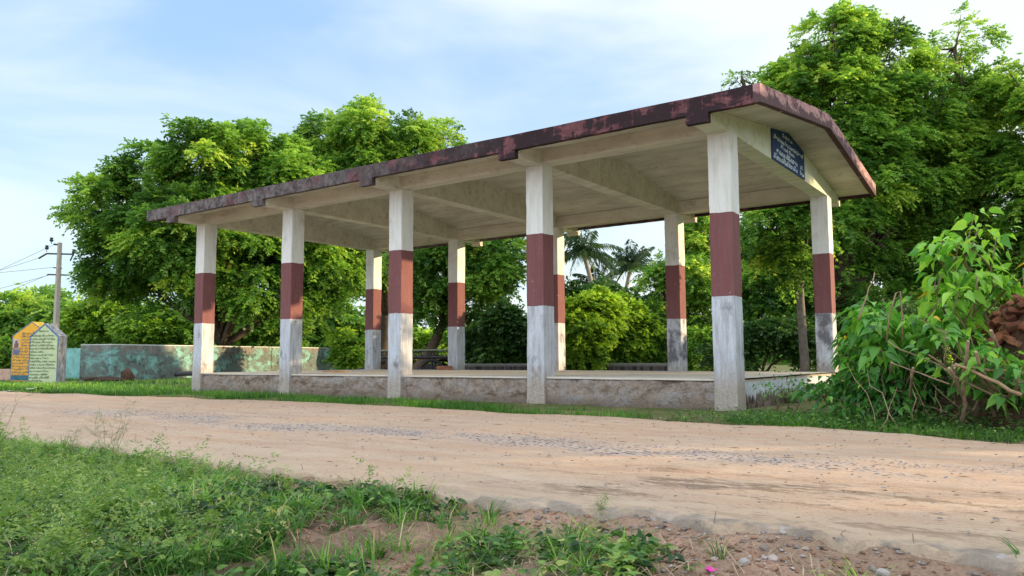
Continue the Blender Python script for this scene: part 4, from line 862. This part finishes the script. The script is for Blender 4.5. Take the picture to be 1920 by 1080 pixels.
for (a_, b_, r_, lb) in [((1920, 700, 7.8), (1785, 690-5, 7.9), .02, 'thick bare stick lying across the stakes at right'), ((1860, 740, 7.9), (1665, 640, 8.4), .012, 'long thin bare stick slanting through the shrubs'), ((1915, 740, 7.6), (1790, 682, 7.8), .022, 'splintered stick with a pale broken end'),
                         ((1780, 720, 7.9), (1670, 680, 8.3), .009, 'slender twig across the low shrub'), ((1610, 570+30, 9.0), (1640, 480+30, 9.1), .012, 'bare stem poking up above the low shrub'), ]:
    P = wander(T_(*a_), T_(*b_), 6, .08); q = MB(); q.tube(P, np.linspace(r_, r_*.55, 7), 6); tag(q.build('stick', CUTW if r_ > .015 else STEM, loc=tuple(P[0]), smooth=True), lb, 'stick')
q = MB(); P = [T_(1662, 640, 9), T_(1668, 590, 9), T_(1680, 550, 9), T_(1688, 546, 9), T_(1692, 590, 9), T_(1692, 640, 9)]; q.tube(P, .011, 6); tag(q.build('stick', STEM, loc=tuple(P[0]), smooth=True), 'bare stem bent over in a hairpin above the low shrub', 'stick')

q = MB()
for k in range(70):   # tangle of dead twigs under the shrubs
    a_ = BR = B_(rng.uniform(1640, 1915), rng.uniform(765, 806)); h_ = rng.uniform(.15, .75); e_ = a_+np.array([rng.normal(0, .28), rng.normal(0, .18)+.1, h_]); q.tube(wander(a_, e_, 4, .16), np.linspace(rng.uniform(.004, .010), .002, 5), 4, False)
tag(q.build('brushwood', CUTW, loc=(2.9, -1.4, GZ)), 'tangle of thin dead twigs under the shrubs at right', 'brushwood', kind='stuff')
n = 3800; x = rng.uniform(1.7, 4.9, n); y = rng.uniform(-2.0, -.3, n); zh = np.array([max(GZ, heap_z(a_, b_)) for a_, b_ in zip(x, y)]); P = np.c_[x, y, zh+rng.random(n)**1.6*.28]; k = rng.random(n) < np.clip((fbm(P, 1.4, 2)+.35)*2, .1, 1); k &= ~np.array([open_side(p_) for p_ in P]); P = P[k]; m_ = len(P)
tag(link_broad('ground_cover', P, nrm(np.c_[rng.normal(0, 1, (m_, 2)), rng.normal(0, .35, m_)]), rng.uniform(.03, .075, m_), WEEDL, np.clip(rng.normal(.28, .18, m_), 0, 1), width=.7), 'dark leafy growth creeping over the foot of the rubble', 'ground cover', kind='stuff')

# ================================================================== GRASS AND WEEDS
def gz(P2): return ground_z(P2[:, 0], P2[:, 1])
# short turf between the road and the shelter, and behind on the left
n = 60000; x = rng.uniform(-16.5, 3.6, n); u_ = rng.random(n); fe = far_edge(x); y = fe-.06+u_*(1.95)
k = (y < .08)|(x < CX[0]-CW); cov = fbm(np.stack([x, y*1.4, 0*x], 1), .9, 3)+.5
dens = np.where(x < .3, np.clip(1.15-(y-fe)/(1.1+.6*np.clip((-x-4)/8, 0, 1)), 0, 1), .75); dens *= np.clip((cov-.34)*4, 0.04, 1); dens *= np.where((x > -1.9) & (x < -.1), np.clip(1-(y-fe)*1.9, 0, 1)*.6, 1)
k &= rng.random(n) < dens; P2 = np.stack([x, y], 1)[k]; P = np.c_[P2, gz(P2)-.005]; m_ = len(P)
V, F, own = blades(P, rng.uniform(0, 6.28, m_), rng.uniform(.05, .14, m_)*np.where(P[:, 0] < -9, 1.2, 1), rng.uniform(.006, .012, m_), rng.uniform(.2, 1.0, m_))
tag(link_mesh('grass', V, F, GRASSM, rnd=np.clip(.24+.5*fbm(P, .8, 2)+rng.normal(0, .14, m_), 0, 1)[own]), 'short green grass strip between the road and the shelter plinth', 'grass', kind='stuff')
n = 52000; x = rng.uniform(-44, -13.5, n); fe = far_edge(x); y = fe+rng.random(n)**1.3*9.5; P = np.stack([x, y, 0*x], 1); cov = fbm(P, .45, 3)+.5; k = rng.random(n) < np.clip((cov-.36)*3, .04, 1)*np.clip(1.2-(y-fe)/8, .2, 1)
P2 = P[k][:, :2]; P = np.c_[P2, gz(P2)-.01]; m_ = len(P)
V, F, own = blades(P, rng.uniform(0, 6.28, m_), rng.uniform(.06, .20, m_), rng.uniform(.012, .03, m_), rng.uniform(.2, 1.0, m_))
tag(link_mesh('grass', V, F, GRASSM, rnd=np.clip(.36+.8*fbm(P, .4, 2)+rng.normal(0, .2, m_), 0, 1)[own]), 'patchy grass in front of the turquoise wall and marker stones', 'grass', kind='stuff')
# ground cover on the right below the shrubs
n = 5200; x = rng.uniform(-.3, 4.6, n); fe = far_edge(x); y = fe-.03+rng.random(n)**1.2*1.7; P2 = np.stack([x, y], 1); P = np.c_[P2, gz(P2)+rng.random(n)**1.5*.13]; dv = nrm(np.c_[rng.normal(0, 1, (n, 2)), rng.normal(.1, .3, n)])
k = rng.random(n) < np.where(x < 1.3, .6, .85)*np.where((y > -1.2) & (x < .6), .35, 1); P = P[k]; dv = dv[k]; m_ = len(P)
tag(link_broad('ground_cover', P, dv, rng.uniform(.025, .06, m_), WEEDL, np.clip(rng.normal(.38, .22, m_), 0, 1), width=.75), 'low creeping leaves at the road edge below the shrubs', 'ground cover', kind='stuff')

# foreground verge ---------------------------------------------------
def veg(px, py):
    """how thickly things grow, 0 = bare soil; follows the photographed patches"""
    f = np.zeros_like(px)
    lim = np.interp(px, [-200, 0, 250, 500, 620, 760, 930, 960], [815, 830, 862, 905, 930, 935, 955, 1000])
    f = np.where((px < 960) & (py > lim), .95, 0.0)
    bare = ((px-650)/95)**2+((py-1010)/55)**2 < 1; f = np.where(bare, .12, f)
    bare2 = ((px-735)/60)**2+((py-1075)/40)**2 < 1; f = np.where(bare2, .18, f)
    tuft = ((px-1060)/150)**2+((py-1065)/70)**2 < 1; f = np.where(tuft, .95, f)
    tuft2 = ((px-830)/80)**2+((py-990)/45)**2 < 1; f = np.where(tuft2, .85, f)
    f = np.where((px > 560) & (px < 1010) & (py > 1000) & (~bare) & (~bare2), np.maximum(f, .45), f)
    f = np.where((px > 1250) & (py > 990), .015, f); f = np.where((px >= 960) & (px < 1250) & (py > 945) & (~tuft), .05, f)
    return f
def scatter(n, x0=-9, x1=5.2, y0=-10.6, y1=-7.55, pw=1.0):
    x = rng.uniform(x0, x1, n); y = rng.uniform(y0, y1, n); P2 = np.stack([x, y], 1); P = np.c_[P2, gz(P2)]; px, py, z = proj(P)
    ok = (z > .9); inside = (px > -250) & (px < 2150) & (py < 1330)
    f = veg(px, py); f = np.where(ok, f, .5)
    P = P[(rng.random(n) < f) & ok & inside & (np.hypot(P[:, 0]-CAM[0], P[:, 1]-CAM[1]) > 1.0)]; return P
def tufts(name, label, T, nb, spread, h0, h1, w0, w1, b0, b1, shift=0.0):
    m_ = len(T); cnt = rng.integers(nb[0], nb[1], m_); own_ = np.repeat(np.arange(m_), cnt); n = len(own_); az = rng.uniform(0, 6.28, n)
    hs_ = rng.uniform(h0, h1, m_)[own_]*rng.uniform(.5, 1.15, n); P = T[own_]+np.c_[np.cos(az), np.sin(az), 0*az]*(rng.random(n)**.7*spread)[:, None]; P[:, 2] = gz(P[:, :2])-.008
    V, F, own = blades(P, az+rng.normal(0, .6, n), hs_, rng.uniform(w0, w1, n), rng.uniform(b0, b1, n))
    col = np.clip((.46+shift+.5*fbm(T+5, 1.3, 2)+rng.normal(0, .14, m_))[own_]+rng.normal(0, .10, n), 0, 1); col[rng.random(n) < .05] = 1
    return tag(link_mesh(name, V, F, GRASSM, rnd=col[own]), label, 'grass', kind='stuff')
T = scatter(9500); cl = fbm(T, 1.6, 3)+.5; T = T[rng.random(len(T)) < np.clip((cl-.33)*3.5, .05, 1)]
tufts('grass', 'rough tufts of green grass on the near verge in the foreground', T, (10, 26), .045, .06, .19, .0035, .009, .4, 1.6)
T = scatter(30000); T = T[rng.random(len(T)) < .28]
tufts('grass', 'fine short grass between the tufts of the near verge', T, (2, 5), .03, .03, .07, .0025, .005, .3, 1.2, -.12)
C0 = scatter(12500); cl = fbm(C0+31, 1.3, 3)+.5; C0 = C0[rng.random(len(C0)) < np.clip((cl-.35)*3.5, .04, 1)]
m_ = len(C0); cnt = rng.integers(7, 20, m_); ow = np.repeat(np.arange(m_), cnt); n = len(ow); az = rng.uniform(0, 6.28, n); hh = rng.uniform(.02, .11, m_)[ow]*rng.uniform(.25, 1, n)
P = C0[ow]+np.c_[np.cos(az), np.sin(az), 0*az]*rng.uniform(.004, .045, (n, 1))+UP*hh[:, None]; dv = nrm(np.c_[np.cos(az)+rng.normal(0, .3, n), np.sin(az)+rng.normal(0, .3, n), rng.normal(.15, .35, n)])
tag(link_broad('weeds', P, dv, (rng.uniform(.02, .065, m_)[ow])*rng.uniform(.6, 1.1, n), WEEDL, np.clip((.42+.5*fbm(C0+9, 2, 2)+rng.normal(0, .26, m_))[ow]+rng.normal(0, .12, n), 0, 1), width=.62, up_=nrm(np.tile(UP, (n, 1))+rng.normal(0, .45, (n, 3)))), 'low leafy weeds mixed through the near verge', 'weeds', kind='stuff')
# feathery pale weeds (fine divided leaves, tiny white heads) at the left
P = scatter(26000); px, py, z = proj(P); kf = np.clip(1.25-px/430, 0, 1)+.05*(px < 800); kf = kf*np.clip((fbm(P+3, 1.6, 3)+.10)*5, .03, 1); P = P[rng.random(len(P)) < kf*.45]; m_ = len(P)
top = P+np.c_[rng.normal(0, .06, (m_, 2)), rng.uniform(.05, .24, m_)*(1+.8*fbm(P+3, 1.6, 2))]
FEATH = leaf_mat('feathery_weed', [(0, (.05, .12, .025)), (.5, (.16, .28, .05)), (1, (.38, .46, .13))], .35)
b_ = P[:, None]+(top-P)[:, None]*rng.uniform(.25, 1, (m_, 4, 1)); b_ = b_.reshape(-1, 3); V, F, own = fronds(b_, nrm(rng.normal(0, 1, (len(b_), 3))+UP*.6), rng.uniform(.04, .10, len(b_)), 4, .45, .06, .15)
tag(link_mesh('weeds', V, F, FEATH, rnd=np.clip(.5+rng.normal(0, .2, len(b_)), 0, 1)[own]), 'pale feathery weeds massed at the lower left', 'weeds', kind='stuff')
bt = top[rng.random(m_) < .7]; nn_ = len(bt)*3; c_ = np.repeat(bt, 3, 0)+rng.normal(0, .025, (nn_, 3)); s_ = rng.uniform(.0016, .0034, nn_)[:, None]
off = np.array([[1, 0, 0], [0, 1, 0], [-1, 0, 0], [0, -1, 0], [0, 0, 1], [0, 0, -1]]); V = (c_[:, None]+off[None]*s_[:, None]).reshape(-1, 3)
f8 = np.array([(0, 1, 4), (1, 2, 4), (2, 3, 4), (3, 0, 4), (1, 0, 5), (2, 1, 5), (3, 2, 5), (0, 3, 5)]); F = (f8[None]+6*np.arange(nn_)[:, None, None]).reshape(-1, 3)
tag(link_mesh('flower_heads', V, F, plain('cream_flower_heads', (.52, .58, .36))), 'tiny cream flower heads speckling the feathery weeds', 'flowers', kind='stuff')
# dry straw and twigs over verge
NS = 26000; x = rng.uniform(-6, 5, NS); y = rng.uniform(-10.2, -7.6, NS); P2 = np.stack([x, y], 1); P = np.c_[P2, gz(P2)+.008+rng.random(NS)**2*.05]; px, py, z = proj(P); k = (z > .9) & (rng.random(NS) < np.where(veg(px, py) > .5, .6, .35)*np.clip((fbm(P+7, 1.7, 2)+.3)*2.5, .1, 1)); P = P[k]; m_ = len(P)
STRAW = leaf_mat('dry_straw', [(0, (.12, .08, .05)), (.5, (.28, .20, .12)), (1, (.45, .36, .22))], .1)
az = rng.uniform(0, 6.28, m_); dxv = np.stack([np.cos(az), np.sin(az), rng.normal(0, .25, m_)], 1)*rng.uniform(.04, .19, (m_, 1)); sd_ = np.stack([-np.sin(az), np.cos(az), 0*az], 1)*rng.uniform(.0010, .0026, (m_, 1)); bow = UP*rng.uniform(0, .03, (m_, 1))
V = np.stack([P-sd_, P+sd_, P+dxv*.5+bow+sd_, P+dxv*.5+bow-sd_, P+dxv+sd_*.5, P+dxv-sd_*.5], 1).reshape(-1, 3); f2 = np.array([(0, 1, 2, 3), (3, 2, 4, 5)]); F = (f2[None]+6*np.arange(m_)[:, None, None]).reshape(-1, 4)
tag(link_mesh('dry_straw', V, F, STRAW, rnd=np.repeat(rng.random(m_), 6)), 'dry straw and dead stems scattered over the near verge', 'straw', kind='stuff')
# litter on the road: thin leaf and twig bits
m_ = 1500; x = rng.uniform(-9, 4.6, m_); y = rng.uniform(-7.5, -2.3, m_); az = rng.normal(0, .5, m_); P = np.stack([x, y, np.full(m_, GZ+.034)], 1); ln = np.where(rng.random(m_) < .12, rng.uniform(.05, .16, m_), rng.uniform(.008, .035, m_))[:, None]; wd_ = rng.uniform(.002, .009, (m_, 1))
dxv = np.stack([np.cos(az), np.sin(az), 0*az], 1)*ln; sd_ = np.stack([-np.sin(az), np.cos(az), 0*az], 1)*wd_
V = np.stack([P, P+dxv*.5+sd_+UP*.004, P+dxv, P+dxv*.5-sd_+UP*.006], 1).reshape(-1, 3)
tag(link_mesh('leaf_litter', V, np.arange(m_*4).reshape(-1, 4), STRAW, rnd=np.repeat(rng.random(m_)*.35, 4)), 'small dead leaves and twig bits strewn on the road', 'leaf litter', kind='stuff')
# gravel crumbs on bare verge
def crumbs(name, label, n, smin, smax, mat, yr, xr=(1.0, 4.6), mask=True):
    x = rng.uniform(*xr, n); y = rng.uniform(*yr, n); P2 = np.stack([x, y], 1); P = np.c_[P2, gz(P2)+.002]; px, py, z = proj(P); k = (z > .9)&((veg(px, py) < .3) if mask else True); P = P[k]; m_ = len(P)
    s_ = (smin+(smax-smin)*rng.random(m_)**2.5)[:, None]; th_ = rng.uniform(0, 6.28, m_)
    ico = np.array([(0, 0, 1), (.9, 0, .45), (.28, .85, .45), (-.72, .52, .45), (-.72, -.52, .45), (.28, -.85, .45), (.72, .52, -.3), (-.28, .85, -.3), (-.9, 0, -.3), (-.28, -.85, -.3), (.72, -.52, -.3)])
    V = ico[None]*s_[:, None]*rng.uniform(.45, 1.35, (m_, 11, 1))*np.array([1.3, 1, .55]); c_, s2 = np.cos(th_), np.sin(th_); V = np.stack([V[..., 0]*c_[:, None]-V[..., 1]*s2[:, None], V[..., 0]*s2[:, None]+V[..., 1]*c_[:, None], V[..., 2]], -1)+P[:, None]
    f_ = np.array([(0, 1, 2), (0, 2, 3), (0, 3, 4), (0, 4, 5), (0, 5, 1), (1, 6, 2), (2, 6, 7), (2, 7, 3), (3, 7, 8), (3, 8, 4), (4, 8, 9), (4, 9, 5), (5, 9, 10), (5, 10, 1), (1, 10, 6)])
    return tag(link_mesh(name, V.reshape(-1, 3), (f_[None]+11*np.arange(m_)[:, None, None]).reshape(-1, 3), mat), label, 'gravel', kind='stuff')
CLOD = plain('soil_clod', (.26, .155, .105), .95, .15, .3, 9); GRAV = plain('grey_gravel', (.36, .33, .31), .9, .25, .3, 9)
crumbs('soil_crumbs', 'crumbs and clods of brown soil on the bare verge', 9000, .003, .020, CLOD, (-9.9, -7.66), (-1, 4.9))
crumbs('gravel', 'grey gravel along the broken road edge', 600, .004, .014, GRAV, (-8.3, -7.60), (1.4, 4.6))
m_ = 3200; x = rng.uniform(-9, 4.8, m_); y = rng.uniform(-7.4, -2.4, m_); inb = rng.random(m_) < .9; y = np.where(inb, -5.05+.45*fbm(np.stack([x, 0*x, 0*x], 1), .7, 2)+rng.normal(0, .22, m_), y); k = ~inb | (fbm(np.stack([x, y, 0*x], 1), 1.1, 3) > -.02); x = x[k]; y = y[k]; m_ = len(x)
P = np.stack([x, y, np.full(m_, GZ+.024)], 1)+np.c_[np.zeros((m_, 2)), fbm(np.stack([x, y, 0*x], 1), .8, 3)*.02]; s_ = rng.uniform(.005, .017, m_)[:, None, None]; th_ = rng.uniform(0, 6.28, m_)
ch = np.array([(-1, -.5, 0), (.9, -.6, 0), (1.1, .4, 0), (-.7, .7, 0), (-.5, -.3, .45), (.5, -.3, .4), (.6, .3, .45), (-.4, .4, .4)])[None]*s_*rng.uniform(.6, 1.2, (m_, 8, 1))
V = np.stack([ch[..., 0]*np.cos(th_)[:, None]-ch[..., 1]*np.sin(th_)[:, None], ch[..., 0]*np.sin(th_)[:, None]+ch[..., 1]*np.cos(th_)[:, None], ch[..., 2]], -1)+P[:, None]
fq = np.array([(4, 5, 6, 7), (0, 1, 5, 4), (1, 2, 6, 5), (2, 3, 7, 6), (3, 0, 4, 7)])
tag(link_mesh('gravel', V.reshape(-1, 3), (fq[None]+8*np.arange(m_)[:, None, None]).reshape(-1, 4), plain('blue_grey_road_metal', (.17, .17, .185), .85, .3, .5, 7)), 'blue grey chips of road metal showing through the dust', 'gravel', kind='stuff')
# larger stones near the lower right, each its own thing
crumbs('broken_cement', 'broken grey cement lumps along the crumbling road edge', 300, .003, .022, plain('broken_cement', (.20, .175, .155), .95, .2, .45, 12), (-7.78, -7.58), (1.2, 4.6), False)
stones = [(1450, 1050, .020, 'palest rounded'), (1395, 1058, .022, 'pointed grey'), (1340, 1050, .013, 'small square'), (1710, 1068, .034, 'large pinkish grey'), (1735, 1062, .026, 'grey angular'), (1655, 1078, .022, 'low grey'), (1880, 1055, .028, 'grey brown'), (1700, 1052, .018, 'small pale'), (1600, 1072, .016, 'little dark'), (1230, 978, .020, 'flat grey slab like'), (1255, 982, .024, 'long grey'), (1385, 990, .022, 'dark angular'), (1425, 995, .020, 'bluish grey'), (1470, 1000, .026, 'broken cement')]
def BG(px, py):
    q = fw+rt*(px-960)/(FOC*1000)-up*(py-540)/(FOC*1000); z = GZ-.08
    for _ in range(6): P = CAM+q*((z-CAM[2])/q[2]); z = float(ground_z(P[None, 0], P[None, 1])[0])
    return CAM+q*((z-CAM[2])/q[2])
where = ['beside the pink flower', 'left of the pink flower on soil', 'just above the pink flower', 'lowest at right near the road edge', 'next to the large pinkish one', 'at the bottom edge right of centre', 'at the bottom right corner', 'above the large pinkish one', 'between the flower and the large stone', 'at the left start of the cement edge', 'second along the cement edge', 'under the broken cement edge', 'third along the broken cement edge', 'lying against the cement edge at the middle']
for i_, ((px, py, s_, ad), wh) in enumerate(zip(stones, where)):
    P = BG(px, py); P[2] += s_*.3
    rock('stone', tuple(P), (s_*1.3, s_, s_*.8), GRAV if 'grey' in ad or 'blu' in ad or 'cement' in ad else CLOD if 'dark' in ad else plain('pale_stone', (.42, .36, .33)), i_*2.1+1, f'{ad} stone {wh}', 'stone', 'loose stones by the road edge')
# pink flower
fp = BG(1332, 1068); fz = float(ground_z(fp[None, 0], fp[None, 1])[0]); root = thing('pink_flower', 'bright pink fallen flower on the soil at the bottom of the picture', 'flower', (fp[0], fp[1], fz))
PINK = plain('magenta_petals', (.75, .03, .40), .6, .3, .15)
for k in range(3):
    a_ = k*2.1; q = MB(); c_ = fp*np.array([1, 1, 0])+UP*(fz+.008); d_ = np.array([math.cos(a_), math.sin(a_), .35]); s_ = np.array([-math.sin(a_), math.cos(a_), 0])
    q.add([c_, c_+d_*.010+s_*.014, c_+d_*.026+s_*.012+UP*.006, c_+d_*.032, c_+d_*.026-s_*.012+UP*.002, c_+d_*.010-s_*.014], [(0, 1, 2, 3), (0, 3, 4, 5)]); q.build('petal', PINK, root)
# individual plants ---------------------------------------------------
def wispy(label, base, h, n, spread, lean=(0, 0)):
    root = thing('wispy_weed', label, 'weed', tuple(base)); q = MB(); tips = []
    for k in range(n):
        a_ = rng.uniform(0, 6.28); e = base+np.array([math.cos(a_)*spread*rng.uniform(.2, 1)+lean[0], math.sin(a_)*spread*rng.uniform(.2, 1)+lean[1], h*rng.uniform(.6, 1)]); P = wander(base, e, 6, .12); q.tube(P, np.linspace(.0022, .0008, 7), 3, False)
        for j in range(7):
            s0 = P[rng.integers(2, 7)]; e0 = s0+nrm(np.array([rng.normal(), rng.normal(), rng.uniform(.5, 1.6)]))*h*rng.uniform(.10, .28); q.tube(wander(s0, e0, 2, .15), [.0012, .0009, .0006], 3, False); tips.append(e0)
            for _ in range(3): e1 = e0+rng.normal(0, .02, 3); q.tube([s0*.3+e0*.7, e1], [.0008, .0005], 3, False); tips.append(e1)
    q.build('stem', plain('thin_green_stem', (.16, .22, .07)), root)
    t_ = np.array(tips); V, F, own = fronds(t_, nrm(rng.normal(0, 1, t_.shape)), rng.uniform(.008, .02, len(t_)), 2, .5, .08, .1); link_mesh('leaves', V, F, FEATH, root, rnd=rng.random(len(t_))[own])
def GP(px, py): return BG(px, py)
wispy('tall wispy branching weed standing against the road at left', GP(208, 880), .52, 8, .17)
wispy('wispy weed leaning in from the left edge above the feathery mass', GP(-15, 890), .55, 8, .16)
wispy('short wispy weed left of the tall one', GP(130, 868), .26, 5, .10)
wispy('thin dark stemmed weed at the verge edge below the road centre', GP(1120, 990), .17, 4, .06, (.03, .0))
def leafy(name, label, base, h, nl, L, mat, sp=.05, stems=3):
    root = thing(name, label, 'weed', tuple(base)); q = MB(); b2 = []; d2 = []
    for k in range(stems):
        e = base+np.array([rng.normal(0, sp), rng.normal(0, sp), h*rng.uniform(.7, 1)]); P = wander(base, e, 6, .08); q.tube(P, np.linspace(.003, .0012, 7), 4, False)
        for j in range(nl//stems): t_ = rng.uniform(.2, 1); i0 = int(t_*5.99); s0 = P[i0]+(P[i0+1]-P[i0])*(t_*6-i0); a_ = rng.uniform(0, 6.28); b2.append(s0); d2.append((math.cos(a_), math.sin(a_), .35))
    q.build('stem', plain('green_stem', (.18, .24, .06)), root); n = len(b2); link_broad('leaves', np.array(b2), np.array(d2), rng.uniform(.7, 1.2, n)*L, mat, rng.uniform(.3, 1, n), root, width=.55)
YG = leaf_mat('yellow_green_leaves', [(0, (.16, .26, .02)), (1, (.34, .46, .04))], .4)
leafy('yellow_green_weed', 'tallest yellow green sprig standing against the road edge', GP(545, 945), .19, 60, .026, YG, .03, 2)
leafy('yellow_green_weed', 'low spreading yellow green weed left of the tall sprig', GP(505, 955), .09, 90, .024, YG, .08, 6)
leafy('yellow_green_weed', 'yellow green sprig just right of the tall one', GP(580, 950), .11, 60, .024, YG, .05, 4)
leafy('yellow_green_weed', 'small yellow sprig in the weeds near the bottom left', GP(352, 1020), .10, 50, .02, YG, .05, 3)
leafy('yellow_green_weed', 'narrow yellow green weed in the middle of the near grass', GP(410, 990), .12, 50, .02, YG, .03, 3)
leafy('broad_leaf_weed', 'broad leaved green weed at the left of the near grass', GP(200, 1010), .10, 40, .045, WEEDL, .08, 5)
leafy('broad_leaf_weed', 'small weed at the road edge above the near grass', GP(325, 880), .08, 50, .022, WEEDL, .05, 5)
# paper scraps
PAPER = plain('white_paper', (.75, .75, .72), .8, .3, .05)
for (P, s_, lb) in [((B_(62, 733)), .35, 'pale paper scrap by the road in front of the green stone'), (B_(20, 736), .22, 'pale paper scrap at the left edge beside the road'), (B_(268, 708), .25, 'white scrap lying in the grass near the wall'), (B_(118, 948)*1.0, .035, 'white plastic scrap in the feathery weeds'), (B_(280, 970), .04, 'crumpled pale scrap in the near weeds')]:
    P = np.array(P); near_ = s_ < .1; z0 = float(ground_z(P[None, 0], P[None, 1])[0])+(.07 if near_ else .05)
    V, F = grid(np.linspace(-s_, s_, 5), np.linspace(-s_*.4, s_*.4, 4), lambda X, Y: z0+s_*.25*fbm(np.stack([X, Y, 0*X], -1)/s_+P[0], 1.0, 2)); V[:, 0] += P[0]; V[:, 1] += P[1]
    tag(link_mesh('scrap', V, F, PAPER, loc=(P[0], P[1], z0)), lb, 'litter')
bpy.context.view_layer.update()
print('objects', len(bpy.data.objects), 'polys', sum(len(o.data.polygons) for o in bpy.data.objects if o.type == 'MESH'))
